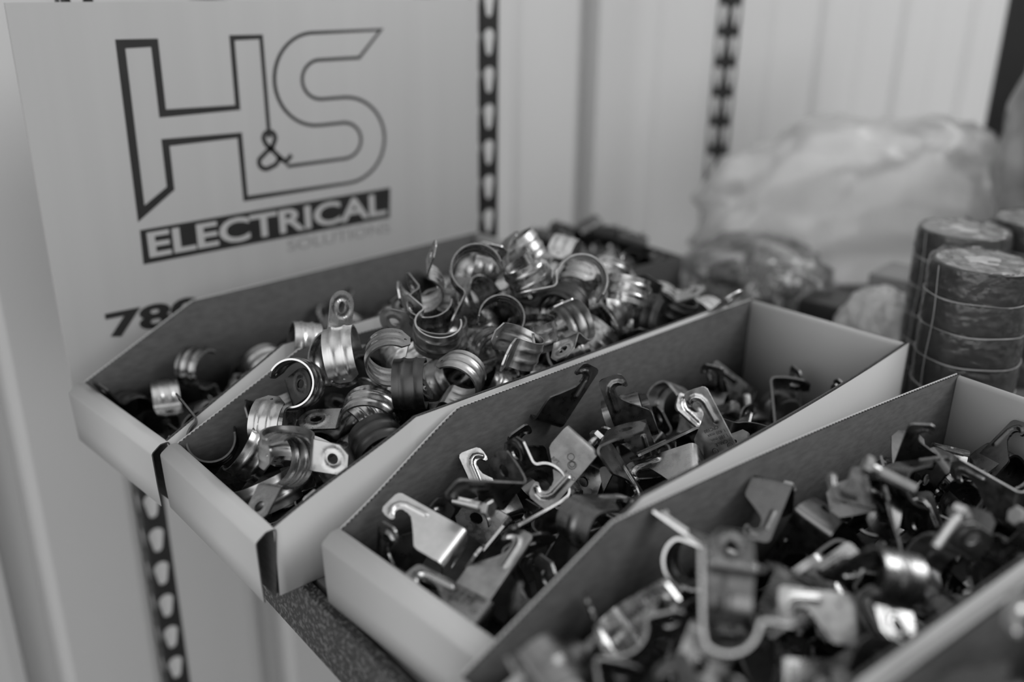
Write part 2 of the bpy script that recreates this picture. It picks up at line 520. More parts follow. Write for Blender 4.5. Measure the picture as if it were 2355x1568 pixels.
stroke('logo_outline', Hs + S_out, ww, M_INK)
# ampersand drawn as a two-loop stroke
amp = [(176.5, 199.5), (170.5, 193.5), (165, 198), (158, 206), (152.5, 211.5), (150.6, 216.5)] + arc(156.2, 216.6, 5.6, 5.9, 180, -20, 12) + [(158.5, 208.5), (152, 204.5), (147, 200.5)] + arc(151.2, 196.0, 6.8, 6.4, 150, 300, 10) + [(160.5, 192.5), (166.0, 199.5)]
stroke('logo_ampersand', amp, lambda p: 4.3, M_INK, off=0.2)
flat_poly('logo_bar', [[(31.5, 121.3), (279, 125.4), (280.8, 155.8), (32.4, 151.3)]], M_INK, off=0.17)
def text(name, body, y, z, size, mat, wy=1.0, bold=0.0, off=0.3, par=sign, shear=0.0, target_w=None):
    cu = bpy.data.curves.new(name, 'FONT'); cu.body = body; cu.size = size * MM; cu.offset = bold * MM
    cu.resolution_u = 4; cu.space_character = 1.0; cu.fill_mode = 'BOTH'; cu.extrude = 0.00005
    t = bpy.data.objects.new(name, cu); COL.objects.link(t)
    bpy.context.view_layer.update()
    dg = bpy.context.evaluated_depsgraph_get()
    me = bpy.data.meshes.new_from_object(t.evaluated_get(dg), depsgraph=dg)
    bpy.data.objects.remove(t); bpy.data.curves.remove(cu)
    xs = [v.co.x for v in me.vertices]; x0, x1 = min(xs), max(xs)
    k = wy if target_w is None else target_w * MM / (x1 - x0)
    for v in me.vertices:
        x, yy = (v.co.x - x0) * k, v.co.y
        v.co = Vector((SX*MM + off*MM + v.co.z, y*MM + x, z*MM + yy + shear * x))
    me.materials.clear(); me.materials.append(mat)
    return link(name, me, None, par)
bar = bpy.data.objects['logo_bar']
text('sign_lettering', 'ELECTRICAL', 37.5, 127.0, 30.0, M_SIGN, bold=0.75, shear=0.014, target_w=238, par=bar)
o = text('sign_lettering', 'SOLUTIONS', 165.7, 109.8, 15.5, M_GREYINK, bold=-0.1, shear=0.006, target_w=113)
o = text('phone_number', '780', -6, 63.2, 29.5, M_INK, bold=1.1, target_w=84)

# ------------------------------------------------------------------ cardboard bins
def side_wall(parent, name, xo, sgn, L, H, Hf, S, bow, y0=12.0, early=False):
    """xo: outer plane (local x), sgn: direction towards the inside"""
    bm = bmesh.new()
    T = 3.2
    zt = lambda v: Hf + (H - Hf) * min(1, max(0, (v - y0) / (S - y0)))
    def bx(v, z):
        if early:      # bulges most near the slanted rim and straightens towards the back
            u = max(0.0, min(1.0, (v - y0) / 95.0)); u = u*u*(3 - 2*u)
            return bow * u * (1 - v / L) * (z / H)
        return bow * 4 * (v / L) * (1 - v / L) * (z / H)
    st = [y0 + (L - y0) * i / 74 for i in range(75)]
    st += [S]; st.sort()
    def liner(xa, xb, mi):
        rows = []
        for v in st:
            z = zt(v)
            rows.append([bm.verts.new(Vector((xx + bx(v, zz), v, zz)) * MM) for xx, zz in ((xa, 0.2), (xb, 0.2), (xb, z), (xa, z))])
        for a, b in zip(rows, rows[1:]):
            for i in range(4):
                j = (i + 1) % 4
                f = bm.faces.new((a[i], a[j], b[j], b[i])); f.material_index = mi
                f.smooth = True
        f = bm.faces.new(rows[0][::-1]); f.material_index = mi
        f = bm.faces.new(rows[-1]); f.material_index = mi
    liner(xo, xo + sgn*0.5, 0)
    liner(xo + sgn*(T-0.5), xo + sgn*T, 1)
    v = y0; k = 0; prev = None
    while v < L:
        z = zt(v) - 0.15
        xx = xo + sgn*(0.75 if k % 2 else T - 0.75)
        a = bm.verts.new(Vector((xx + bx(v, z), v, z)) * MM); b = bm.verts.new(Vector((xx + bx(v, z), v, max(1, z - 4))) * MM)
        if prev:
            f = bm.faces.new((prev[0], a, b, prev[1])); f.material_index = 2
        prev = (a, b); v += 1.55; k += 1
    for e in bm.edges:
        if len(e.link_faces) == 2 and e.calc_face_angle(0) > 0.7: e.smooth = False
    bmesh.ops.recalc_face_normals(bm, faces=bm.faces[:])
    o = link(name, mesh_of(bm, name), [M_WHITE, M_KRAFT, M_FLUTE], parent)
    return o
def skin(parent, name, prof, x0, x1, th=0.9, mo=0, mats=None):
    """folded board following prof (v,z), outside on the left of travel"""
    bm = bmesh.new(); n = len(prof); out = []; inn = []
    for i, p in enumerate(prof):
        p = Vector(p); a = Vector(prof[max(0, i-1)]); b = Vector(prof[min(n-1, i+1)])
        d = (b - a).normalized(); nn = Vector((-d.y, d.x))
        out.append(p); inn.append(p - nn * th)
    cols = []
    for x in (x0, x1):
        cols.append(([bm.verts.new(Vector((x, p.x, p.y))*MM) for p in out], [bm.verts.new(Vector((x, p.x, p.y))*MM) for p in inn]))
    for i in range(n - 1):
        f = bm.faces.new((cols[0][0][i], cols[0][0][i+1], cols[1][0][i+1], cols[1][0][i])); f.material_index = 0; f.smooth = True
        f = bm.faces.new((cols[0][1][i], cols[1][1][i], cols[1][1][i+1], cols[0][1][i+1])); f.material_index = 1; f.smooth = True
        for c in cols:
            f = bm.faces.new((c[0][i], c[1][i], c[1][i+1], c[0][i+1])); f.material_index = 1
    for i in (0, n-1):
        f = bm.faces.new((cols[0][0][i], cols[1][0][i], cols[1][1][i], cols[0][1][i])); f.material_index = 1
    bmesh.ops.recalc_face_normals(bm, faces=bm.faces[:])
    return link(name, mesh_of(bm, name), mats or [M_WHITE, M_KRAFT], parent)
BL, BW, BH, BF, BS = 444.35, 142.35, 94.2, 48.3, 110.8
def bin_box(x, y, rz, label, bowl=0, bowr=0, el=False, er=False, L=BL, W=BW, H=BH, Hf=BF, S=BS):
    e = empty('cardboard_bin', (x, y, 0)); e.rotation_euler = (0, 0, math.radians(rz))
    tag(e, label, 'cardboard bin', 'open-front cardboard bins on the shelf')
    side_wall(e, 'side_wall', 0, 1, L, H, Hf, S, bowl, early=el)
    side_wall(e, 'side_wall', W, -1, L, H, Hf, S, bowr, early=er)
    pf = [(1.2, 0.2), (0.2, Hf*0.35), (-0.6, Hf-7.5), (-0.6, Hf-6.0), (-0.3, Hf-5.2), (0.5, Hf-4.2), (5.6, Hf-0.6), (6.6, Hf-0.1), (7.6, Hf), (10.8, Hf), (12.2, Hf-0.3), (13.1, Hf-1.2), (13.4, Hf-2.4), (13.2, Hf-6), (9.5, 1.2)]
    skin(e, 'front_panel', pf, -0.3, W + 0.3, th=0.9)
    pb = [(L-5.2, 1.2), (L-5.0, H-3.5), (L-4.4, H-1.2), (L-3.0, H-0.2), (L-1.2, H-0.4), (L-0.2, H-2), (L, 1.2)]
    skin(e, 'back_wall', pb, 3.4, W - 3.4, th=0.8)
    link('bin_bottom', box_mesh('bin_bottom', 3.3, W-3.3, 10, L-5.3, 0.2, 1.6), M_KRAFT, e)
    return e
BINS = {
 'A': bin_box(61.1, -54.3, 6.16, 'white cardboard bin of straps standing against the plastic sign'),
 'B': bin_box(207.4, -34.4, 1.78, 'white cardboard bin heaped with conduit straps, its corner jutting past the shelf edge', bowr=12, er=True),
 'C': bin_box(374.1, 0.75, 4.64, 'white cardboard bin of hooked strut clamps with its whole front panel in view', bowr=7, bowl=-9, el=True),
 'D': bin_box(519.5, -17.4, -1.64, 'nearest large cardboard bin of hooked clamps, its brown inner wall lit along the rim', bowl=-6),
 'E': bin_box(667.5, -30, -2.2, 'out-of-focus cardboard bin cut off by the bottom right corner'),
}

# name, mesh, finish, bin, scale, position (mm), quaternion of every strap and clamp
ITEMS = [
 ('H1','d','bright','C',1.0,408.3,53.4,47.5,0.966,0.15,0.123,0.172),
 ('H2','d','bright','C',1.0,461.4,248.4,76.6,0.668,0.571,0.428,-0.21),
 ('H3','n','zinc','C',1.0,422.8,149.9,65.1,0.596,0.404,0.021,0.694),
 ('H4','d','bright','C',1.0,449.0,71.1,30.8,0.775,0.177,0.15,-0.588),
 ('H5','d','zinc','C',1.0,455.1,37.9,30.9,0.96,-0.085,0.101,0.248),
 ('H6','d','dark2','C',1.0,367.3,195.8,79.2,0.615,-0.126,0.75,-0.21),
 ('H7','d','zinc','C',1.0,449.8,219.4,52.5,0.891,0.242,-0.192,0.332),
 ('H8','d','dark2','C',1.0,417.6,91.9,68.9,0.472,0.589,0.611,0.239),
 ('H9','c','dark2','C',1.0,422.2,121.9,56.0,0.222,0.639,0.688,0.264),
 ('H10','m','dark2','C',1.0,469.2,130.1,53.7,0.697,-0.085,-0.143,-0.697),
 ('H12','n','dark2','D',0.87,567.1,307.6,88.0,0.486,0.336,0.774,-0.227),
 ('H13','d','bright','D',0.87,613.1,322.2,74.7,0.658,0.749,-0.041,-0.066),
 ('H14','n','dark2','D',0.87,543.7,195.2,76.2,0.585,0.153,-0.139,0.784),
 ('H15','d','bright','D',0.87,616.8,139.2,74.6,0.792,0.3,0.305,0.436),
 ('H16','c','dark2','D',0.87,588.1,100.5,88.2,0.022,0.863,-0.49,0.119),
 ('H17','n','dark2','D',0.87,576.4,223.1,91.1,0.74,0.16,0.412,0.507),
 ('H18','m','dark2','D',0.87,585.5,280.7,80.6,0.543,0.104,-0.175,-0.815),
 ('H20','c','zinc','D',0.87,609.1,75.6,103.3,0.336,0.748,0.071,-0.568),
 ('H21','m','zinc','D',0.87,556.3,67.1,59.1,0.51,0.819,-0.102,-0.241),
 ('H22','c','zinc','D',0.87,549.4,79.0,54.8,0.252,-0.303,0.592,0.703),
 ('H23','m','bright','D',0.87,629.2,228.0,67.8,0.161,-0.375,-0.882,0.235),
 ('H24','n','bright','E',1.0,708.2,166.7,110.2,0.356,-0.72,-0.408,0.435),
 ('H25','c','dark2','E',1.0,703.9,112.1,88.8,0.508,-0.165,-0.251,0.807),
 ('S1','a','zinc','B',1.0,314.4,3.8,62.3,0.205,-0.524,-0.781,-0.271),
 ('S2','b','zinc','B',1.0,251.3,5.2,39.7,0.369,0.727,0.058,0.576),
 ('S3','a','bright','B',1.0,309.4,21.4,70.5,0.213,0.222,-0.735,-0.605),
 ('S4','b','zinc','B',1.0,292.9,69.7,75.4,0.903,0.133,0.019,0.407),
 ('S5','a','dark','B',1.0,325.7,60.5,65.8,0.752,0.287,-0.059,0.591),
 ('S6','a','bright','B',1.0,276.2,145.6,117.7,0.632,0.754,0.146,-0.101),
 ('S7','a','zinc','B',1.0,251.0,158.9,124.4,0.58,0.794,0.064,-0.171),
 ('S8','a','bright','B',1.0,318.5,137.3,86.6,0.22,-0.85,-0.208,-0.431),
 ('S9','b','bright','B',1.0,265.1,148.6,110.0,0.639,0.717,0.238,0.145),
 ('S10','b','zinc','B',1.0,244.1,221.1,116.8,0.788,0.24,-0.175,-0.539),
 ('S11','a','bright','B',1.0,348.8,168.0,116.9,0.299,0.299,0.758,0.497),
 ('S12','b','zinc','B',1.0,322.6,207.9,108.2,0.259,0.165,0.646,0.699),
 ('S13','a','bright','B',1.0,336.0,230.0,111.7,-0.0,0.44,0.843,0.311),
 ('S14','a','dark2','B',1.0,202.5,-1.4,47.3,0.481,0.786,0.315,-0.227),
 ('S15','b','bright','B',1.0,247.2,92.2,103.8,0.936,0.042,-0.147,-0.318),
 ('S16','a','zinc','B',1.0,182.7,89.9,83.8,0.899,-0.161,-0.392,-0.107),
 ('S17','b','dark2','B',1.0,236.3,48.7,73.4,0.178,-0.312,0.718,0.597),
 ('S18','a','zinc','B',1.0,254.6,47.6,81.6,-0.082,0.613,0.38,0.688),
 ('S19','a','zinc','B',1.0,248.7,35.0,62.6,0.084,0.893,-0.416,0.148),
 ('','a','dark','A',1.0,52.8,152.8,15.1,0.139,0.728,-0.654,0.155),
 ('','b','zinc','A',1.0,80.8,103.4,15.2,0.184,0.406,-0.891,0.084),
 ('','b','dark','A',1.0,40.9,278.4,46.1,0.139,-0.649,-0.744,-0.073),
 ('','b','zinc','A',1.0,72.1,176.8,28.6,0.709,0.282,-0.131,0.633),
 ('','b','zinc','A',1.0,151.5,-0.2,12.5,0.706,0.706,0.042,0.042),
 ('','b','zinc','A',1.0,52.9,375.3,37.5,0.908,-0.001,0.419,0.031),
 ('','b','dark','A',1.0,77.3,132.2,23.6,0.152,-0.335,0.928,0.055),
 ('','a','zinc','A',1.0,106.2,88.7,18.1,0.17,0.77,-0.614,0.031),
 ('','a','zinc','A',1.0,47.1,314.1,40.2,0.097,0.693,0.031,0.713),
 ('','a','zinc','A',1.0,58.8,185.9,33.6,0.809,-0.143,0.524,0.224),
 ('','a','dark','A',1.0,160.1,23.3,20.3,0.474,0.085,-0.403,-0.779),
 ('','a','dark','A',1.0,85.6,-14.8,12.5,0.332,-0.332,0.624,-0.624),
 ('','a','zinc','A',1.0,37.0,352.3,38.9,0.184,-0.74,0.431,0.483),
 ('','a','zinc','A',1.0,85.6,11.8,24.4,0.116,-0.076,0.034,0.99),
 ('','a','zinc','A',1.0,73.5,316.1,56.4,0.035,0.679,0.735,0.006),
 ('','a','bright','A',1.0,121.8,63.0,29.3,0.234,-0.295,-0.451,0.81),
 ('','b','zinc','A',1.0,65.7,216.7,47.9,0.26,0.331,-0.9,-0.115),
 ('','a','bright','A',1.0,88.5,91.8,30.4,0.7,0.375,-0.144,0.59),
 ('','b','zinc','A',1.0,62.3,259.3,31.0,0.252,-0.66,0.412,-0.574),
 ('','a','dark','A',1.0,78.4,-19.9,27.6,0.53,-0.386,0.295,0.696),
 ('','a','zinc','A',1.0,74.1,47.1,34.6,0.292,0.703,-0.409,0.502),
 ('','a','bright','A',1.0,140.7,37.5,29.6,0.989,0.12,-0.03,0.089),
 ('','a','bright','A',1.0,117.7,212.0,46.2,0.167,-0.75,-0.565,0.302),
 ('','b','zinc','B',1.0,272.0,85.4,18.8,0.97,0.105,-0.11,0.189),
 ('','a','zinc','B',1.0,334.1,11.2,15.8,0.113,0.709,-0.687,0.117),
 ('','a','bright','B',1.0,228.6,38.4,15.1,0.157,-0.636,-0.743,-0.135),
 ('','a','zinc','B',1.0,298.9,5.4,13.8,0.288,-0.251,0.654,-0.653),
 ('','a','zinc','B',1.0,246.7,97.3,20.0,0.13,0.053,-0.865,0.482),
 ('','b','zinc','B',1.0,234.0,198.0,82.7,0.245,0.28,0.073,-0.925),
 ('','a','zinc','B',1.0,225.9,208.8,61.3,0.443,0.062,-0.885,-0.129),
 ('','a','zinc','B',1.0,301.7,176.4,56.2,0.623,-0.745,-0.15,0.186),
 ('','b','bright','B',1.0,243.7,84.7,33.1,0.145,0.464,0.077,-0.871),
 ('','a','zinc','B',1.0,304.5,44.3,12.5,0.2,0.2,-0.678,-0.678),
 ('','b','zinc','B',1.0,242.6,202.0,53.1,0.405,0.637,0.589,0.288),
 ('','a','zinc','B',1.0,256.7,22.5,15.2,0.167,-0.588,-0.782,-0.122),
 ('','a','zinc','B',1.0,275.1,150.3,56.5,0.605,0.646,-0.327,-0.332),
 ('','b','bright','B',1.0,283.5,18.7,33.6,0.724,-0.464,0.209,-0.466),
 ('','a','zinc','B',1.0,331.0,29.8,35.7,0.478,0.238,0.749,0.391),
 ('','a','bright','B',1.0,242.8,262.0,62.5,0.543,-0.491,0.322,-0.6),
 ('','b','zinc','B',1.0,284.3,208.6,59.1,0.098,-0.402,0.685,-0.6),
 ('','a','bright','B',1.0,240.1,143.6,62.9,0.565,-0.394,-0.725,0.015),
 ('','a','zinc','B',1.0,240.0,106.2,38.2,0.951,-0.01,0.249,0.181),
 ('','b','zinc','B',1.0,267.1,119.8,51.9,0.597,0.704,0.383,-0.046),
 ('','a','bright','B',1.0,300.8,111.5,38.1,0.794,0.333,-0.285,-0.422),
 ('','a','zinc','B',1.0,256.2,140.8,24.7,0.934,-0.029,0.082,-0.347),
 ('','a','zinc','B',1.0,306.9,227.7,56.7,0.886,-0.221,-0.222,-0.342),
 ('','a','dark','B',1.0,283.0,259.5,57.9,0.795,-0.384,-0.126,0.452),
 ('','a','bright','B',1.0,307.2,266.9,73.4,0.425,0.143,-0.307,-0.839),
 ('','a','zinc','B',1.0,281.8,57.3,29.5,0.919,0.009,-0.393,0.021),
 ('','a','zinc','B',1.0,257.9,216.0,67.3,0.092,0.176,-0.868,-0.455),
 ('','a','zinc','B',1.0,259.8,265.3,60.6,0.057,-0.41,-0.161,-0.896),
 ('','b','bright','B',1.0,298.2,47.5,46.5,0.242,-0.168,0.282,-0.913),
 ('','a','zinc','B',1.0,266.9,367.4,68.6,0.722,-0.184,0.348,-0.568),
 ('','a','zinc','B',1.0,298.2,183.5,57.0,0.347,0.528,0.155,0.759),
 ('','a','bright','B',1.0,265.7,282.2,40.1,0.566,0.064,-0.301,-0.764),
 ('','a','bright','B',1.0,254.4,144.4,59.2,0.79,-0.073,-0.027,-0.609),
 ('','a','dark','B',1.0,229.2,364.4,94.5,0.622,0.63,0.455,-0.097),
 ('','a','zinc','B',1.0,290.8,184.4,88.6,0.763,0.142,-0.191,0.601),
 ('','a','zinc','B',1.0,266.5,86.8,48.7,0.116,-0.906,-0.076,-0.4),
 ('','a','zinc','B',1.0,278.8,196.8,82.2,0.411,-0.084,-0.222,0.88),
 ('','b','zinc','B',1.0,296.6,299.5,98.8,0.114,-0.199,-0.818,0.528),
 ('','a','bright','B',1.0,299.0,346.2,60.1,0.563,0.243,0.09,-0.784),
 ('','b','bright','B',1.0,330.1,398.5,90.1,-0.014,-0.399,-0.006,0.917),
 ('','a','zinc','B',1.0,287.5,391.8,90.4,0.323,0.199,0.126,-0.916),
 ('','b','bright','B',1.0,288.3,376.7,81.9,0.265,0.446,0.724,0.456),
 ('','b','zinc','B',1.0,233.5,174.6,80.7,0.361,-0.024,-0.841,0.402),
 ('','b','bright','B',1.0,276.4,336.4,88.4,0.128,-0.09,-0.919,0.362),
 ('','b','dark','B',1.0,317.6,352.0,86.2,0.112,0.768,-0.607,0.172),
 ('','b','dark','B',1.0,232.1,314.1,95.7,0.064,0.049,0.794,-0.602),
 ('','b','zinc','B',1.0,225.7,243.1,73.4,0.613,-0.302,0.121,-0.721),
 ('','a','bright','B',1.0,240.8,279.4,98.7,0.059,0.568,-0.816,0.09),
 ('','a','dark','B',1.0,308.8,364.9,99.6,0.751,0.628,0.202,-0.031),
 ('','a','bright','B',1.0,290.5,304.7,101.1,0.14,-0.982,-0.086,0.09),
 ('','a','bright','B',1.0,296.9,292.2,79.8,0.317,-0.9,0.141,-0.261),
 ('','a','bright','B',1.0,212.0,193.9,104.8,0.627,-0.631,-0.301,0.342),
 ('','a','zinc','B',1.0,257.8,377.5,103.4,0.057,-0.084,-0.951,-0.289),
 ('','b','bright','B',1.0,263.2,146.1,96.4,0.254,0.666,-0.658,-0.242),
 ('','a','zinc','B',1.0,305.9,308.3,71.2,0.11,0.359,-0.493,-0.784),
 ('','a','bright','B',1.0,272.5,164.1,73.8,0.853,0.283,-0.09,-0.43),
 ('','a','zinc','B',1.0,221.2,108.5,70.7,0.697,-0.275,0.004,0.663),
 ('','a','zinc','B',1.0,215.0,275.6,93.9,0.43,-0.755,0.482,0.118),
 ('','a','zinc','B',1.0,276.2,251.1,94.6,0.516,-0.176,0.775,-0.32),
 ('','a','zinc','B',1.0,208.5,231.7,94.2,0.318,-0.514,-0.163,-0.78),
 ('','a','zinc','B',1.0,232.6,375.6,108.0,0.893,0.215,-0.159,-0.362),
 ('','a','zinc','B',1.0,276.1,353.6,103.0,0.302,0.882,-0.219,-0.291),
 ('','a','zinc','B',1.0,310.9,249.9,93.4,0.924,0.195,0.302,-0.128),
 ('','a','dark','B',1.0,283.2,261.4,113.6,0.975,0.116,0.064,0.176),
 ('','a','zinc','B',1.0,283.0,293.1,114.6,0.499,0.306,-0.81,-0.03),
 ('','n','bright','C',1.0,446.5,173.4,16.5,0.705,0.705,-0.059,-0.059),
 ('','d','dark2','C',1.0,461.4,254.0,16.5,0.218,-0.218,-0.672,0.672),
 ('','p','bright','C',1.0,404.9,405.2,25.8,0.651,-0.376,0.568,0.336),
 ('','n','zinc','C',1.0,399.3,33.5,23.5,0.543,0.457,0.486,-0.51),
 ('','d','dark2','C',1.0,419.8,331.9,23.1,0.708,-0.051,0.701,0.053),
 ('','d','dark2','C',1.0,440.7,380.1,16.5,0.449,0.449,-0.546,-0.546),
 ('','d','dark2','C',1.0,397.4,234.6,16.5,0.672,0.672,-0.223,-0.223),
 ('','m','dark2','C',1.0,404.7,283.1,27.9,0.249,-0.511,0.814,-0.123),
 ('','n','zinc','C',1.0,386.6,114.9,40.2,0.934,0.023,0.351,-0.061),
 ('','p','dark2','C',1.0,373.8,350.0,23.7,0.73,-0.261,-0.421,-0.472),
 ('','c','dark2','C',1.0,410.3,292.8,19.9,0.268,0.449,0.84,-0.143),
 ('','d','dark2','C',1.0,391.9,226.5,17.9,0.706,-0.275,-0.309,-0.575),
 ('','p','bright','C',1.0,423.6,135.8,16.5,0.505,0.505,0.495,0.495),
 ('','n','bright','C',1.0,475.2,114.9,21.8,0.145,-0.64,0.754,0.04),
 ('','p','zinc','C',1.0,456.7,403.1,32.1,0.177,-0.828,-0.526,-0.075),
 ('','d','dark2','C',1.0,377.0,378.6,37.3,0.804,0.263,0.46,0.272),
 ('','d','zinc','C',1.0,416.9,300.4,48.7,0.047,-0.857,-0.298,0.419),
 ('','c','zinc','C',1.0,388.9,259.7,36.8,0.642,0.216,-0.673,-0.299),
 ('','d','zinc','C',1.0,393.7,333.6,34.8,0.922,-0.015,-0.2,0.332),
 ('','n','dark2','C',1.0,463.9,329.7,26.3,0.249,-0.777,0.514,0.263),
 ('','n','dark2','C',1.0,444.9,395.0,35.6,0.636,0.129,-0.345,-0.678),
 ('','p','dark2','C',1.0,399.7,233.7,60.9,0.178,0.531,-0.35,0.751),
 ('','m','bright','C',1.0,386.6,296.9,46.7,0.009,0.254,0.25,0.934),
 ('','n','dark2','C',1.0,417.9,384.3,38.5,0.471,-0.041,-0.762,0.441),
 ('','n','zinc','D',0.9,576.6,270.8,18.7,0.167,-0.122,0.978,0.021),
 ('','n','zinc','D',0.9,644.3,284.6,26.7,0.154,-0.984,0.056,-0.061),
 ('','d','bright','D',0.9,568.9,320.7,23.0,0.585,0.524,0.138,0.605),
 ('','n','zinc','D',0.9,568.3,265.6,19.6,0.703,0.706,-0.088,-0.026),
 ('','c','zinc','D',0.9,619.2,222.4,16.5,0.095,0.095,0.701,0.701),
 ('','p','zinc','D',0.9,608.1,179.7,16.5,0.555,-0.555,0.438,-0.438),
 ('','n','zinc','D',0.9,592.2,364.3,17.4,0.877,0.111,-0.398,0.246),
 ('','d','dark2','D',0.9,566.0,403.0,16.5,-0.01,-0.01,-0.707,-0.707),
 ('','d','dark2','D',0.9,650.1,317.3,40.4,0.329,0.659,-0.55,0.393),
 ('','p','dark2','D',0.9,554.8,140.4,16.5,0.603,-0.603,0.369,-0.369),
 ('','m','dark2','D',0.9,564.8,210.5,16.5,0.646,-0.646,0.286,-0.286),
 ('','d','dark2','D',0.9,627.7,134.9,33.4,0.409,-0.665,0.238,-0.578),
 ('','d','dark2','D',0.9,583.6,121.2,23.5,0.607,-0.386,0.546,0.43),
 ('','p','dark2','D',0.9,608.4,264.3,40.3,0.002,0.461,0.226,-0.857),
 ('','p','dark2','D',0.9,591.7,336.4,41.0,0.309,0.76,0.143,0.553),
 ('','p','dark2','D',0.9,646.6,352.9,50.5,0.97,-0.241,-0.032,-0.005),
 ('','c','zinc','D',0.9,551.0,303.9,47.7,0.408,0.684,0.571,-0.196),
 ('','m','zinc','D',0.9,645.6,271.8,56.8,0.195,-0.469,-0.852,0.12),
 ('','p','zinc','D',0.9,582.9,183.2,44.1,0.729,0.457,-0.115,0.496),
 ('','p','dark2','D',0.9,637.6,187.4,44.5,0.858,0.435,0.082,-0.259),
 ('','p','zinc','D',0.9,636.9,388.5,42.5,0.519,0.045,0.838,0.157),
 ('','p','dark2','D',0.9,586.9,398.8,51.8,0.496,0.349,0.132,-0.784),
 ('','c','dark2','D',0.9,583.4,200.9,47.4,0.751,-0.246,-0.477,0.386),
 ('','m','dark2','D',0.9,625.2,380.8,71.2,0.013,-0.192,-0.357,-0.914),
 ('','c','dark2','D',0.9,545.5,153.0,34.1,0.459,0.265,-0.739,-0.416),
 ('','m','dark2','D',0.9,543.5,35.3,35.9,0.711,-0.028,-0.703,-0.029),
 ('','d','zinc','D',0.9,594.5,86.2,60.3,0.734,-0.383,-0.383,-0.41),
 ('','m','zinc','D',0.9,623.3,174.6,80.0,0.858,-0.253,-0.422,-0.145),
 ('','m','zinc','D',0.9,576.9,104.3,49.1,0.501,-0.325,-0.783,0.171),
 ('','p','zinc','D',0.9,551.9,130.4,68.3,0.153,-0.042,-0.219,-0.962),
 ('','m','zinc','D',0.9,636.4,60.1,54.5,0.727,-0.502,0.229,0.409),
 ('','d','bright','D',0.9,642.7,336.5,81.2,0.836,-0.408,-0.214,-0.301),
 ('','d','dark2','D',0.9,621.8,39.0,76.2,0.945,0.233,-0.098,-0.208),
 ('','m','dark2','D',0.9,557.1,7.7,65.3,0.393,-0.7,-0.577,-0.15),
 ('','p','zinc','E',0.9,716.6,245.1,29.6,0.109,-0.73,-0.664,-0.119),
 ('','p','dark2','E',0.9,709.8,305.9,36.5,0.867,0.46,0.156,0.108),
 ('','a','zinc','B',1.0,300.5,102.9,105.2,0.421,0.463,-0.768,0.138),
 ('','b','zinc','B',1.0,247.7,273.8,137.5,0.012,-0.572,0.79,-0.219),
 ('','a','zinc','B',1.0,272.8,241.8,141.3,-0.458,-0.799,0.313,0.231),
 ('','a','zinc','B',1.0,235.3,171.2,138.0,0.457,-0.295,0.746,0.384),
 ('','b','bright','B',1.0,223.0,322.4,115.0,0.684,-0.378,-0.533,-0.325),
 ('','a','zinc','B',1.0,307.8,192.2,113.3,-0.226,0.386,0.472,0.759),
 ('','a','zinc','B',1.0,262.4,333.7,119.6,-0.488,0.868,0.042,0.08),
 ('','b','zinc','B',1.0,240.3,88.5,107.5,0.167,0.775,-0.066,-0.606),
 ('','a','zinc','B',1.0,304.8,308.9,121.3,0.836,0.526,0.063,0.14),
 ('','a','zinc','B',1.0,235.8,230.1,142.2,-0.249,-0.228,-0.92,0.199),
 ('','b','bright','B',1.0,310.9,245.8,141.9,0.856,-0.146,-0.175,0.465),
 ('','a','dark','B',1.0,318.0,102.2,90.8,-0.188,-0.753,0.294,-0.557),
 ('','b','zinc','B',1.0,266.0,187.5,139.0,0.659,0.018,-0.556,0.506),
 ('','a','bright','B',1.0,224.0,267.0,139.0,-0.722,0.562,0.402,-0.021),
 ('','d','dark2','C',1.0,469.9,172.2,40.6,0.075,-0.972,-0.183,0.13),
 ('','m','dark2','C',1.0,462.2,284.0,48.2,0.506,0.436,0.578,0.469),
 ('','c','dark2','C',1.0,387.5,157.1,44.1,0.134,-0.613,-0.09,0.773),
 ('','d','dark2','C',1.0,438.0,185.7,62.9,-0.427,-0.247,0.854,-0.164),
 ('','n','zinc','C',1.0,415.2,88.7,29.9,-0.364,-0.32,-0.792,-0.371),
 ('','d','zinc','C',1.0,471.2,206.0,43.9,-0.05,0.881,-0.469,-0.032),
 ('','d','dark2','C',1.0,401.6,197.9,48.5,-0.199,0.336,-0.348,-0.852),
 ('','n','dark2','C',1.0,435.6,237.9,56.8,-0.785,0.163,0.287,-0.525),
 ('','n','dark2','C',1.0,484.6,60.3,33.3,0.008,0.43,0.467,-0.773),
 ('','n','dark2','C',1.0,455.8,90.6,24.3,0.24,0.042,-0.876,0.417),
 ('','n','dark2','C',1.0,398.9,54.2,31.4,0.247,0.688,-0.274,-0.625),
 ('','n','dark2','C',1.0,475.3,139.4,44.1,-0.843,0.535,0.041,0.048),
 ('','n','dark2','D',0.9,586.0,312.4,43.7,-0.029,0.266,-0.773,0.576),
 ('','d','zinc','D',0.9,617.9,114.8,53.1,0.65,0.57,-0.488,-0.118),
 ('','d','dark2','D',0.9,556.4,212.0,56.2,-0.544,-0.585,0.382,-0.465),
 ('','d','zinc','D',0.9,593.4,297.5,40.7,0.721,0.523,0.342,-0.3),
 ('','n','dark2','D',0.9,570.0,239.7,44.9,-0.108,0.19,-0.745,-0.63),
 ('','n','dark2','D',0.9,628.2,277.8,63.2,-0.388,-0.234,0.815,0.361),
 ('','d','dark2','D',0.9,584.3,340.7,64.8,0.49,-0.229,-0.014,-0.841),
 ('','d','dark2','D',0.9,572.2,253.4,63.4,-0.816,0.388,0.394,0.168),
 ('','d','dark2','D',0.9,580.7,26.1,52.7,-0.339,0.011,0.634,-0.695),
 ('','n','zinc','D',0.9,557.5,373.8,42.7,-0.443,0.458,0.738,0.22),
 ('','d','dark2','D',0.9,633.2,209.1,65.1,-0.377,0.226,0.292,0.85),
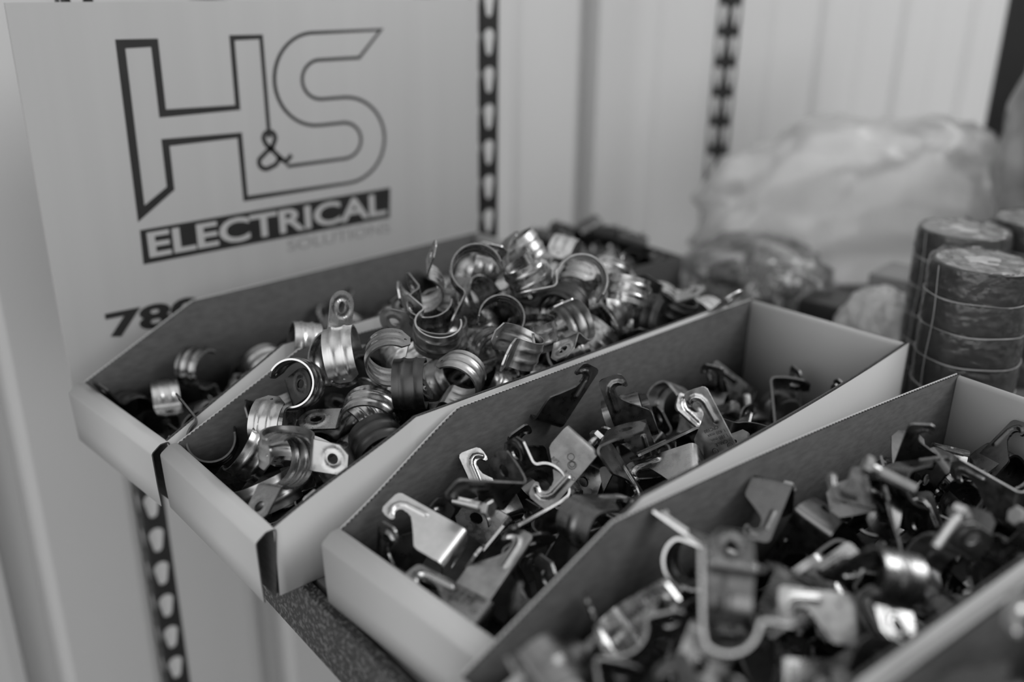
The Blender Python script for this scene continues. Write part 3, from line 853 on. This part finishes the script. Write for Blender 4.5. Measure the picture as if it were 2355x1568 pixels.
 ('','c','dark2','D',0.9,560.1,282.6,52.1,-0.819,0.334,-0.466,-0.016),
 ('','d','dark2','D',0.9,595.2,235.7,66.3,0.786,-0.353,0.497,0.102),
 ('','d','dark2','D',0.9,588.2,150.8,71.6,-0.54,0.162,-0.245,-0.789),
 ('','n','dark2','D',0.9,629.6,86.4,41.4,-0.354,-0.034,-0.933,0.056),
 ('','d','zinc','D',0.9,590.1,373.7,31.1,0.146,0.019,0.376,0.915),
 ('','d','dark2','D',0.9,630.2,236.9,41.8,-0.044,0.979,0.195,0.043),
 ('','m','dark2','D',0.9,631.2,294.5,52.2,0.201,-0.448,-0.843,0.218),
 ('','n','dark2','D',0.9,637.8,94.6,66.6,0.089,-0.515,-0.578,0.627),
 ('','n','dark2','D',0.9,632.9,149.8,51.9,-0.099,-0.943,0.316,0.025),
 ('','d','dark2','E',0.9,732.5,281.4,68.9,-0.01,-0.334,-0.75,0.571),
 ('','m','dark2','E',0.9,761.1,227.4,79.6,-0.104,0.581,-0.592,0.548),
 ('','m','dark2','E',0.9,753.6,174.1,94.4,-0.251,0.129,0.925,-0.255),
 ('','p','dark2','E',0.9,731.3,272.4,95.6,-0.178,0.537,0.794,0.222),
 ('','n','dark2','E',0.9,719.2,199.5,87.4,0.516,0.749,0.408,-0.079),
]
BOLTS = [[(586.4, 221.3, 112.0), (594.4, 227.0, 108.0), 'hex bolt lying across the brown wall left of the rounded saddle'], [(634.8, 224.1, 104.0), (637.2, 199.4, 96.0), 'blurred hex bolt with a bright head right of the pile centre'], [(426.8, 82.0, 62.0), (415.8, 79.6, 60.0), 'small hex bolt peeping out between two hooks near the slanted rim'], [(646.5, 273.1, 90.0), (653.6, 290.3, 80.0), 'hex bolt shank at the right edge of the picture']]
# ------------------------------------------------------------------ hardware meshes
def mirror(me, name):
    m = me.copy(); m.name = name
    for v in m.vertices: v.co.y = -v.co.y
    m.flip_normals()
    return m
ME = {'a': strap_mesh('strap_chamfered', 16.5, 235, True, 23), 'b': strap_mesh('strap_rounded', 19, 215, False, 27), 'm': clamp_mesh('clamp_half')}
ME['n'] = clamp_mesh('clamp_plate', flat=True)
ME['c'] = mirror(ME['m'], 'clamp_half_mirrored'); ME['d'] = mirror(ME['n'], 'clamp_plate_mirrored')
MATS = {'zinc': M_ZINC, 'bright': M_BRIGHT, 'dark': M_DARKZ, 'dark2': zinc('shadowed_grey_zinc', 0.10, 0.17, 0.27)}  # last entry: darker zinc copy with the heap's shade put into its colour
VAR = {}
for t in ME:
    for k, m in MATS.items():
        me = ME[t].copy(); me.materials.clear(); me.materials.append(m); VAR[t, k] = me
_x, _z, _a = path_at(CL_PATH, CL_L - 9)
EAR = Vector((_x - ME['m']['cx'], 0, _z - ME['m']['cz'])); EN = Vector((-math.sin(_a), 0, math.cos(_a))); ED = Vector((math.cos(_a), 0, math.sin(_a)))
_x, _z, _a = path_at(CL_PATH2, CL_L2 - 12)
EAR2 = Vector((_x - ME['n']['cx'], 0, _z - ME['n']['cz'])); EN2 = Vector((-math.sin(_a), 0, math.cos(_a)))
PAIR = Matrix.Translation(EAR + EN * 5) @ Matrix.Rotation(PI, 4, ED) @ Matrix.Translation(-EAR)
BOLT = mesh_of(bolt_bm(), 'hex_bolt', smooth=True, angle=0.6); BOLT.materials.append(M_BRIGHT)
NUT = mesh_of(nut_bm(), 'hex_nut', smooth=True, angle=0.6); NUT.materials.append(M_ZINC)
def mloc(M):
    M = M.copy(); M.translation = M.translation * MM
    return M
def bolt_child(e, drop=4.0, L=26):
    q = EN.to_track_quat('Z', 'Y')
    b = link('bolt', BOLT, None, e); b.matrix_basis = mloc(Matrix.Translation(EAR - EN * 1.0) @ Matrix.Rotation(PI, 4, ED) @ q.to_matrix().to_4x4())
    return b
def make_item(t, k, p, q, s, label, cat, group, bolt=False):
    M = Matrix.LocRotScale(Vector(p) * MM, Quaternion(q), Vector((s, s, s)))
    strap = t in 'ab'
    nm = 'conduit_strap' if strap else 'strut_clamp'
    if t == 'p' or bolt:
        e = empty(nm); e.matrix_basis = M
        if t == 'p':
            link('clamp_half', VAR['m', k], None, e)
            h2 = link('clamp_half', VAR['m', k], None, e); h2.matrix_basis = mloc(PAIR)
            b = link('bolt', BOLT, None, e); b.matrix_basis = mloc(Matrix.Translation(EAR + EN * 6.5) @ EN.to_track_quat('Z', 'Y').to_matrix().to_4x4())
            n = link('nut', NUT, None, e); n.matrix_basis = mloc(Matrix.Translation(EAR - EN * 7) @ EN.to_track_quat('Z', 'Y').to_matrix().to_4x4())
        else:
            link('clamp_half', VAR[t, k], None, e)
            b = link('bolt', BOLT, None, e); b.matrix_basis = mloc(Matrix.Translation(EAR2 + EN2 * 13) @ EN2.to_track_quat('Z', 'Y').to_matrix().to_4x4())
            n = link('nut', NUT, None, e); n.matrix_basis = mloc(Matrix.Translation(EAR2 - EN2 * 5.5) @ EN2.to_track_quat('Z', 'Y').to_matrix().to_4x4())
        o = e
    else:
        o = link(nm, VAR[t, k]); o.matrix_basis = M
    return tag(o, label, cat, group)
REG = {
 'A': [(80, 'behind the lip'), (190, 'under the sloping wall'), (300, 'in the middle'), (999, 'by the back wall')],
 'B': [(70, 'inside the lip'), (150, 'on the near slope'), (235, 'around the crest'), (320, 'on the far slope'), (999, 'by the back wall')],
 'C': [(70, 'behind the front'), (150, 'under the slanted rim'), (250, 'in the middle'), (999, 'by the back wall')],
 'D': [(100, 'at the blurred end'), (200, 'in the middle'), (300, 'further up the pile'), (999, 'by the pale back wall')],
 'E': [(999, 'in the picture corner')],
}
BN = {'A': 'bin beside the sign', 'B': 'heaped strap bin', 'C': 'white-fronted clamp bin', 'D': 'nearest clamp bin', 'E': 'cut-off bin'}
FIN = {'zinc': 'grey', 'bright': 'bright shiny', 'dark': 'dull blackened', 'dark2': 'dark grey'}
HERO = {
 'H1': 'pale zinc clamp plate lying flat above the white front panel, its hook pointing left',
 'H2': 'upright zinc clamp plate stamped 1 400 max, leaning on the fluted bin rim',
 'H3': 'zinc clamp stamped BPT RIGID with hook at its lower left and a hex bolt',
 'H4': 'pale clamp plate standing with its hook on top, nearest the brown bin wall',
 'H5': 'grey clamp with stamped lettering pressed against the inside of the white front panel',
 'H6': 'dark clamp plate leaning alone on the brown side wall, tip up',
 'H7': 'clamp plate with hooked bead lying on its side in front of the upright stamped one',
 'H8': 'dark clamp seen from its straight edge just above the pale flat plate',
 'H9': 'clamp with its ear and oval bolt hole sticking straight up',
 'H10': 'curved dark clamp saddle half under the stamped BPT RIGID clamp',
 'H12': 'dark clamp with a thin bright hook standing tall against the brown wall at the back',
 'H13': 'pale clamp plate sloping down to the right before the white back wall',
 'H14': 'dark clamp plate with a bolt rising above it beside the brown inner wall',
 'H15': 'large blurred pale clamp plate low in the picture, its hook pointing down',
 'H16': 'blurred clamp ear with a slotted hole left of the large pale plate',
 'H17': 'clamp with a wide shallow hook next to a loose hex bolt',
 'H18': 'smooth rounded grey clamp saddle below the tall thin hook',
 'H20': 'blurred clamp seen end-on as a U at the bottom edge',
 'H21': 'blurred clamp with a long straight leg, leftmost in the nearest clamp bin',
 'H22': 'blurred clamp whose hook curls right, above the leftmost U shape',
 'H23': 'bright clamp with a square shoulder catching the light, right of the pile centre',
 'H24': 'bright blurred clamp plate at the right edge inside the cut-off bin',
 'H25': 'dark blurred clamp half at the very bottom inside the cut-off bin',
 'S1': 'strap whose holed tab points down at the front corner beside the white right rim',
 'S2': 'strap whose flat tab pokes left across the white bin front',
 'S3': 'bright chamfered strap tab with a dark round hole touching the right rim',
 'S4': 'grey strap with a rounded tab and oval hole arching over the blackened ring',
 'S5': 'blackened steel strap ring leaning on the right rim of the bin',
 'S6': 'bright cup-shaped strap with a pointed chamfered end and a tiny dimple, near the crest',
 'S7': 'darker cup-shaped strap right above the bright one with the dimple',
 'S8': 'bright strap end turned over below the cup-shaped pair',
 'S9': 'strap with a round pale tab and faint hole left of the cup-shaped pair',
 'S10': 'strap edge curving in a wave to a short raised tab at the crest',
 'S11': 'white-looking diamond tab with a black hole, left of the round plate tab',
 'S12': 'dark round tab with a centre hole lying flat near the right rim',
 'S13': 'small six-sided tab with a black hole right of the round dark tab',
 'S14': 'strap hooked over the left wall of the heaped bin, thin edge to the viewer',
 'S15': 'strap band standing as a bright upright barrel on the left of the heap',
 'S16': 'square-cornered dark tab with a hole under the bright barrel band',
 'S17': 'pale oval tab with a slot sticking out right above the front straps',
 'S18': 'bright ribbed band lying sideways behind the arching grey strap',
 'S19': 'strap showing its hollow inner face, opening upward by the left wall',
}
made = {}
BXY = {'A': (61.1, -54.3, 6.16), 'B': (207.4, -34.4, 1.78), 'C': (374.1, .75, 4.64), 'D': (519.5, -17.4, -1.64), 'E': (667.5, -30, -2.2)}
for n, t, k, b, s, px, py, pz, q0, q1, q2, q3 in ITEMS:
    strap = t in 'ab'
    cat = 'conduit strap' if strap else 'strut clamp'
    if n:
        o = make_item(t, k, (px, py, pz), (q0, q1, q2, q3), s, HERO[n], cat, 'straps in ' + BN[b] if strap else 'clamps in ' + BN[b], bolt=n in ('H3', 'H14'))
        made[n] = o
    else:
        bx, by, br = BXY[b]; r = math.radians(br)
        ly = -(px - bx) * math.sin(r) + (py - by) * math.cos(r)
        where = next(w_ for lim, w_ in REG[b] if ly < lim)
        kind = {'a': 'strap with chamfered ends', 'b': 'strap with a rounded tab', 'c': 'curved clamp half', 'm': 'curved clamp half', 'd': 'hooked clamp plate', 'n': 'hooked clamp plate', 'p': 'bolted pair of clamp halves'}[t]
        lab = '%s %s %s, %s' % (FIN[k], kind, where, BN[b])
        o = make_item(t, k, (px, py, pz), (q0, q1, q2, q3), s, lab, cat, '%s %ss %s of %s' % (FIN[k], kind.split(' with')[0], where, BN[b]))

# stamped lettering on the plates
def stamp(par, t, body, s0, t0, sx, sy, size, mat, name='stamped_lettering', surf=0.86):
    cu = bpy.data.curves.new(name, 'FONT'); cu.body = body; cu.size = size * MM; cu.extrude = 0.00009; cu.resolution_u = 2
    ob = bpy.data.objects.new(name, cu); COL.objects.link(ob)
    bpy.context.view_layer.update(); dg = bpy.context.evaluated_depsgraph_get()
    me = bpy.data.meshes.new_from_object(ob.evaluated_get(dg), depsgraph=dg)
    bpy.data.objects.remove(ob); bpy.data.curves.remove(cu)
    fl = -1 if t == 'd' else 1
    for v in me.vertices:
        x, y, z = v.co / MM
        p = clamp_point(ME['n'], s0 + sy * y, t0 + sx * x, surf + z)
        v.co = Vector((p.x, fl * p.y, p.z)) * MM
    me.materials.clear(); me.materials.append(mat)
    return link(name, me, None, par)
M_STAMP = zinc('stamped_relief', 0.05, 0.07, 0.5)  # lettering darker than the plate; its relief shading is put into the colour
def ring(par, t, s0, t0, r, mat):
    bm = bmesh.new(); fl = -1 if t == 'd' else 1; vs = []
    for i in range(24):
        a = 2*PI*i/24
        row = []
        for rr, off in ((r - 0.25, 0.87), (r - 0.1, 1.02), (r + 0.1, 1.02), (r + 0.25, 0.87)):
            p = clamp_point(ME['n'], s0 + rr*math.cos(a), t0 + rr*math.sin(a), off); row.append(bm.verts.new(Vector((p.x, fl*p.y, p.z)) * MM))
        vs.append(row)
    for i in range(24):
        for j in range(3):
            bm.faces.new((vs[i][j], vs[i][j+1], vs[(i+1) % 24][j+1], vs[(i+1) % 24][j]))
    return link('stamped_ring', mesh_of(bm, 'stamped_ring'), mat, par)
for hn in ('H2', 'H5'):
    if hn in made:
        for i, l in enumerate(['CPC100', '1.400 max', '1.100 min.', 'CABLE']):
            stamp(made[hn], 'd', l, 27.6 + 3.7*i, (9, 5.5, 5.5, 8)[i], 1, 1, 3.3, M_STAMP)
        ring(made[hn], 'd', 43.5, 8, 2.0, M_STAMP); ring(made[hn], 'd', 43.5, 20, 2.0, M_STAMP)
        stamp(made[hn], 'd', 'U', 42.6, 7.2, 1, 1, 2.6, M_STAMP); stamp(made[hn], 'd', 'S', 42.6, 19.3, 1, 1, 2.6, M_STAMP)
if 'H3' in made:
    stamp(made['H3'], 'n', 'BPT', 26.4, 24.5, -1, 1, 3.4, M_STAMP)
    stamp(made['H3'], 'n', '1"', 22.6, 18.0, -1, 1, 3.2, M_STAMP)
    stamp(made['H3'], 'n', 'RIGID', 25.4, 12.8, -1, 1, 3.4, M_STAMP)
    for r_, ds, dt in ((2.6, 32.5, 12.0), (1.7, 32.8, 12.2), (2.2, 36.0, 16.0)): ring(made['H3'], 'n', ds, dt, r_, M_STAMP)

# loose hex bolts
def loose_bolt(head, tail, label, s=1.0):
    d = (Vector(tail) - Vector(head)).normalized()
    o = link('hex_bolt', BOLT); q = (-d).to_track_quat('Z', 'Y')
    o.matrix_basis = Matrix.LocRotScale(Vector(head) * MM, q, Vector((s, s, s)))
    tag(o, label, 'bolt', 'loose hex bolts among the clamps')
for hd, tl, lb in BOLTS: loose_bolt(hd, tl, lb)

# ------------------------------------------------------------------ tape rolls in shrink wrap
RH = 25.4
def tape_roll():
    bm = bmesh.new()
    lathe(bm, [(19.5, 0.3), (36.6, 0.3), (37.4, 1.1), (37.4, RH - 1.2), (36.6, RH - 0.4), (19.5, RH - 0.4)], 56, close=True)
    body = mesh_of(bm, 'tape_roll', smooth=True, angle=0.6); body.materials.append(M_TAPE)
    bm = bmesh.new()
    lathe(bm, [(17.6, 0.1), (19.4, 0.1), (19.4, RH - 0.2), (17.6, RH - 0.2)], 40, close=True)
    core = mesh_of(bm, 'cardboard_core', smooth=True, angle=0.6); core.materials.append(M_CORE)
    return body, core
RB, RC = tape_roll()
def pale_disc():
    bm = bmesh.new(); lathe(bm, [(0.01, 0), (34.5, 0), (34.5, 0.4), (0.01, 0.5)], 48)
    return mesh_of(bm, 'paper_label')
WHERE = ['bottom', 'second from the bottom', 'third from the bottom', 'fourth from the bottom', 'middle', 'fourth from the top', 'third from the top', 'second from the top', 'top']
def tape_stack(cx, cy, lean, n, who, seed, top=True, z0=0.2):
    rnd = random.Random(seed)
    for i in range(n):
        z = z0 + RH * i
        e = link('tape_roll', RB); e.location = Vector((cx + lean[0]*i + rnd.uniform(-.5, .5), cy + lean[1]*i + rnd.uniform(-.5, .5), z)) * MM
        nm = ['bottom', 'second from the bottom', 'third from the bottom', 'third from the top', 'second from the top', 'top'][i]
        tag(e, 'black tape roll, %s in %s' % (nm, who), 'tape roll', 'black tape rolls in ' + who)
        link('cardboard_core', RC, None, e)
    # wrinkled film round the stack
    bm = bmesh.new(); seg = 120; rows = []
    zs = [z0 + 1 + (RH * n - 1) * j / 90 for j in range(91)]
    for z in zs:
        f = (z - z0) / RH; i = min(n - 1, int(f)); fr = f - i
        waist = 0.9 * (1 - min(1, min(fr, 1 - fr) * 5))
        cxx = cx + lean[0]*f; cyy = cy + lean[1]*f; row = []
        for k in range(seg):
            a = 2*PI*k/seg
            nn_ = noise.noise(Vector((math.cos(a)*5 + seed, math.sin(a)*5, z*0.10)))
            n2 = noise.noise(Vector((math.cos(a)*2.2, math.sin(a)*2.2 + seed, z*0.35)))
            n3 = noise.noise(Vector((math.cos(a)*9 + seed, math.sin(a)*9, z*0.55)))
            r = 38.5 - waist + 0.9*abs(nn_) + 1.0*abs(n2) + 0.7*abs(n3)
            row.append(bm.verts.new(Vector((cxx + r*math.cos(a), cyy + r*math.sin(a), z)) * MM))
        rows.append(row)
    lab = link('paper_label', pale_disc(), M_CORE, e); lab.location = Vector((0, 0, RH - 0.3)) * MM  # pale disc added; the film's catch of light is put into its colour
    f = n; cxx = cx + lean[0]*f; cyy = cy + lean[1]*f
    for r in (36, 33, 29, 25, 21, 17, 12, 7, 3):
        row = []
        for k in range(seg):
            a = 2*PI*k/seg
            w_ = noise.noise(Vector((math.cos(a)*r*0.08 + seed, math.sin(a)*r*0.08, 3.1)))
            dz = 1.2 + 1.6*w_ - (1.2 if r < 16 else 0) + (3.0*max(0, w_) if r > 20 else 0)
            row.append(bm.verts.new(Vector((cxx + r*math.cos(a), cyy + r*math.sin(a), z0 + RH*n + dz)) * MM))
        rows.append(row)
    for a, b in zip(rows, rows[1:]):
        for k in range(seg): bm.faces.new((a[k], a[(k+1) % seg], b[(k+1) % seg], b[k]))
    bm.faces.new(rows[-1])
    w_ = link('shrink_wrap', mesh_of(bm, 'shrink_wrap', smooth=True), M_FILM)
    tag(w_, 'wrinkled clear shrink wrap around %s' % who, 'shrink wrap', 'shrink wraps on the tape stacks')
    # welded seam and hoops of gathered film
    bm = bmesh.new()
    for j, z in enumerate([z0 + RH*i for i in range(1, n)]):
        f = (z - z0)/RH; cxx = cx + lean[0]*f; cyy = cy + lean[1]*f; pr = []
        tilt = rnd.uniform(-.03, .03); ph = rnd.uniform(0, 6)
        for k in range(72):
            a = 2*PI*k/72; r = 39.3
            c = Vector((cxx + r*math.cos(a), cyy + r*math.sin(a), z + 40*tilt*math.cos(a + ph) + 0.5*math.sin(5*a + ph)))
            out = Vector((math.cos(a), math.sin(a), 0)); h_ = 0.5 + 0.35*math.sin(3*a + ph)
            pr.append([bm.verts.new((c + out*0.5)*MM), bm.verts.new((c + Vector((0, 0, h_)))*MM), bm.verts.new((c - out*0.4)*MM), bm.verts.new((c - Vector((0, 0, h_)))*MM)])
        for k in range(72):
            for m_ in range(4): bm.faces.new((pr[k][m_], pr[(k+1) % 72][m_], pr[(k+1) % 72][(m_+1) % 4], pr[k][(m_+1) % 4]))
    a = math.radians(248); pr = []
    for j in range(60):
        z = z0 + 2 + (RH*n - 3)*j/59; f = (z - z0)/RH
        aa = a + 0.03*math.sin(z*0.07)
        c = Vector((cx + lean[0]*f + 39.8*math.cos(aa), cy + lean[1]*f + 39.8*math.sin(aa), z)); tg = Vector((-math.sin(aa), math.cos(aa), 0)); out = Vector((math.cos(aa), math.sin(aa), 0))
        pr.append([bm.verts.new((c + tg*0.45)*MM), bm.verts.new((c + out*0.5)*MM), bm.verts.new((c - tg*0.45)*MM)])
    for x_, y_ in zip(pr, pr[1:]):
        for m_ in range(2): bm.faces.new((x_[m_], x_[m_+1], y_[m_+1], y_[m_]))
    link('film_seam', mesh_of(bm, 'film_seam', smooth=True), M_SEAM, w_)
M_SEAM = noisy('gathered_film', 0.20, 0.30, 90, rough=0.3)
tape_stack(500, 517, (-0.9, 0.4), 6, 'the nearest shrink-wrapped tape stack', 3)
tape_stack(440, 604, (-0.4, 0.2), 6, 'the shrink-wrapped stack further back', 11)
tape_stack(462, 694, (0, 0), 6, 'the half hidden stack at the right edge', 19)

# ------------------------------------------------------------------ clutter behind the bins
def crumple(name, c, rad, seed, mat, amp=0.16, sub=5, fr=2.4, floor=1.0, par=None, pinch=None, rz=0):
    cr, sr = math.cos(math.radians(rz)), math.sin(math.radians(rz))
    bm = bmesh.new(); bmesh.ops.create_icosphere(bm, subdivisions=sub, radius=1.0)
    for v in bm.verts:
        p = v.co.copy(); n = p.normalized()
        d = 0; f = fr; a = amp
        for _ in range(4):
            d += a * (1 - 2*abs(noise.noise(n*f + Vector((seed*3.7, seed, 0))))); f *= 1.9; a *= 0.5
        q = n * (1 + d)
        if pinch and q.z > pinch: 
            k = max(0.25, 1 - (q.z - pinch)*1.0); q.x *= k; q.y *= k
        lx, ly = q.x*rad[0], q.y*rad[1]
        w_ = Vector((c[0] + lx*cr - ly*sr, c[1] + lx*sr + ly*cr, c[2] + q.z*rad[2]))
        if w_.z < floor: w_.z = floor + 0.4*noise.noise(w_*0.05)**2
        v.co = w_ * MM
    return link(name, mesh_of(bm, name, smooth=True), mat, par)
# low brown carton with fittings behind the first bin
FX, FY = (4, 150), (448, 572)
e = tag(empty('brown_carton', (77, 510, 0)), 'low open brown carton behind the bin beside the sign', 'carton')
for nm, a in (('carton_wall', (FX[0], FX[0]+3, FY[0], FY[1], .2, 66)), ('carton_wall', (FX[1]-3, FX[1], FY[0], FY[1], .2, 66)),
              ('carton_wall', (FX[0]+3, FX[1]-3, FY[0], FY[0]+3, .2, 66)), ('carton_wall', (FX[0]+3, FX[1]-3, FY[1]-3, FY[1], .2, 66)), ('carton_base', (FX[0]+3, FX[1]-3, FY[0]+3, FY[1]-3, .2, 2.5))):
    a = (a[0]-77, a[1]-77, a[2]-510, a[3]-510, a[4], a[5])
    link(nm, box_mesh(nm, *a, bevel=0.5), M_KRAFT, e)
bm = bmesh.new(); lathe(bm, [(9.2, -17), (10.6, -17), (10.6, -3), (11.8, -2.5), (11.8, 2.5), (10.6, 3), (10.6, 17), (9.2, 17)], 28, close=True)
COUP = mesh_of(bm, 'coupling', smooth=True, angle=0.6)
bm = bmesh.new(); lathe(bm, [(0.01, 0), (2.4, 0), (2.4, 4.2), (1.4, 4.2), (0.01, 3.2)], 10); SCREW = mesh_of(bm, 'set_screw', smooth=True, angle=0.6); SCREW.materials.append(M_BRIGHT)
cv = {}
for k_, m_ in (('grey', M_ZINC), ('dark', M_DARKZ)):
    c_ = COUP.copy(); c_.materials.clear(); c_.materials.append(m_); cv[k_] = c_
def coupling(p, rnd, label, group, k='grey'):
    o = link('conduit_coupling', cv[k]); o.location = Vector(p) * MM
    o.rotation_euler = (PI/2 + rnd.uniform(-.35, .35), rnd.uniform(-.3, .3), rnd.uniform(0, 6.28))
    tag(o, label, 'conduit coupling', group)
    for s_ in (-1, 1):
        c = link('set_screw', SCREW, None, o); c.matrix_basis = mloc(Matrix.Translation((0, 10.3, s_*9)) @ Matrix.Rotation(-PI/2, 4, 'X'))
    return o
rnd = random.Random(4)
for lay in range(4):
    for ix in range(4):
        for iy in range(3):
            if lay == 3 and rnd.random() < .45: continue
            coupling((24 + ix*34 + rnd.uniform(-3, 3), 470 + iy*39 + rnd.uniform(-3, 3), 14 + lay*20), rnd,
                     'dark short conduit coupling heaped in the low brown carton' if lay < 3 else 'dark conduit coupling on top of the heap in the brown carton',
                     'couplings in the brown carton' if lay < 3 else 'top couplings in the brown carton', 'dark')
# clear bag with fittings, and its puffed-up neck
for i in range(26):
    a = rnd.uniform(0, 6.28); rr = rnd.random()**.5
    coupling((202 + 54*rr*math.cos(a), 640 + 48*rr*math.sin(a), 15 + 17*(i % 3)), rnd, 'dark conduit coupling inside the clear plastic bag behind the bins', 'couplings in the clear bag', 'dark' if i % 4 else 'grey')
tag(crumple('plastic_bag', (200, 640, 38), (80, 72, 46), 2.0, M_BAG, amp=0.10), 'crumpled clear plastic bag full of dark fittings behind the heaped bin', 'plastic bag')
tag(crumple('plastic_bag', (182, 884, 60), (184, 66, 122), 5.0, M_BAG2, amp=0.15, fr=1.8, rz=50), 'big puffed-up milky plastic bag below the star-holed post', 'plastic bag')
tag(crumple('plastic_bag', (372, 604, 34), (34, 40, 40), 8.0, M_BAG2, amp=0.13), 'small crumpled milky bag between the grey carton and the tape stacks', 'plastic bag')
tag(link('grey_carton', box_mesh('grey_carton', -42, 42, -30, 30, 0.3, 68, bevel=1.5), M_GREYBOX), 'pale grey carton behind the back wall of the clamp bin', 'carton')
bpy.data.objects['grey_carton'].location = Vector((352, 712, 0)) * MM; bpy.data.objects['grey_carton'].rotation_euler = (0, 0, math.radians(8))
tag(link('black_case', box_mesh('black_case', -30, 30, -22, 22, 0.3, 46, bevel=3), M_BLACKP), 'small black plastic case between the clear bag and the grey carton', 'case')  # dark block added where only a black void shows
bpy.data.objects['black_case'].location = Vector((306, 632, 0)) * MM; bpy.data.objects['black_case'].rotation_euler = (0, 0, math.radians(12))
# tote and bag at the far right
e = tag(empty('storage_tote', (421, 1205, 0)), 'tall black storage tote at the far right of the shelf', 'tote')
link('tote_body', box_mesh('tote_body', -205, 205, -120, 120, 0.3, 380, bevel=8, seg=3), M_BLACKP, e)
link('tote_rim', box_mesh('tote_rim', -212, 212, -127, 127, 380.2, 402, bevel=4), M_BLACKP, e)
tag(crumple('grey_bag', (414, 912, 170), (72, 56, 168), 13.0, noisy('grey_plastic_bag', 0.10, 0.34, 14, rough=0.3, bump=0.4, bscale=30), amp=0.22, fr=1.8), 'tall crumpled grey bag in front of the black tote', 'plastic bag')
# ------------------------------------------------------------------ lights
w = bpy.data.worlds.new('room_light'); SC.world = w; w.use_nodes = True
w.node_tree.nodes['Background'].inputs['Color'].default_value = (1, 1, 1, 1)
w.node_tree.nodes['Background'].inputs['Strength'].default_value = 0.43
def area(name, loc, target, sx, sy, power):
    l = bpy.data.lights.new(name, 'AREA'); l.shape = 'RECTANGLE'; l.size = sx; l.size_y = sy; l.energy = power
    o = bpy.data.objects.new(name, l); COL.objects.link(o); o.location = loc
    o.rotation_euler = (Vector(target) - Vector(loc)).to_track_quat('-Z', 'Y').to_euler()
    return o
area('ceiling_light_panel', (0.5, 0.6, 2.6), (0.4, 0.4, 0), 3.6, 3.6, 30)
area('daylight_door', (0.9, -3.4, 1.1), (0.4, 0.2, 0.0), 6.6, 4.0, 148)  # large unseen area light added to brighten the front-facing panels
area('daylight_side', (3.4, -0.6, 0.0), (0.0, 0.2, -0.1), 3.0, 1.6, 9)  # unseen low fill added to brighten the lower wall
area('far_ceiling_light', (1.9, 2.2, 1.9), (-0.1, 1.1, 0.2), 1.8, 1.4, 62)  # unseen fill added to brighten the wall around the rear post
SC.view_settings.view_transform = 'Standard'
SC.view_settings.look = 'None'
SC.view_settings.gamma = 1.0
SC.view_settings.use_curve_mapping = False
SC.view_settings.exposure = 0.0
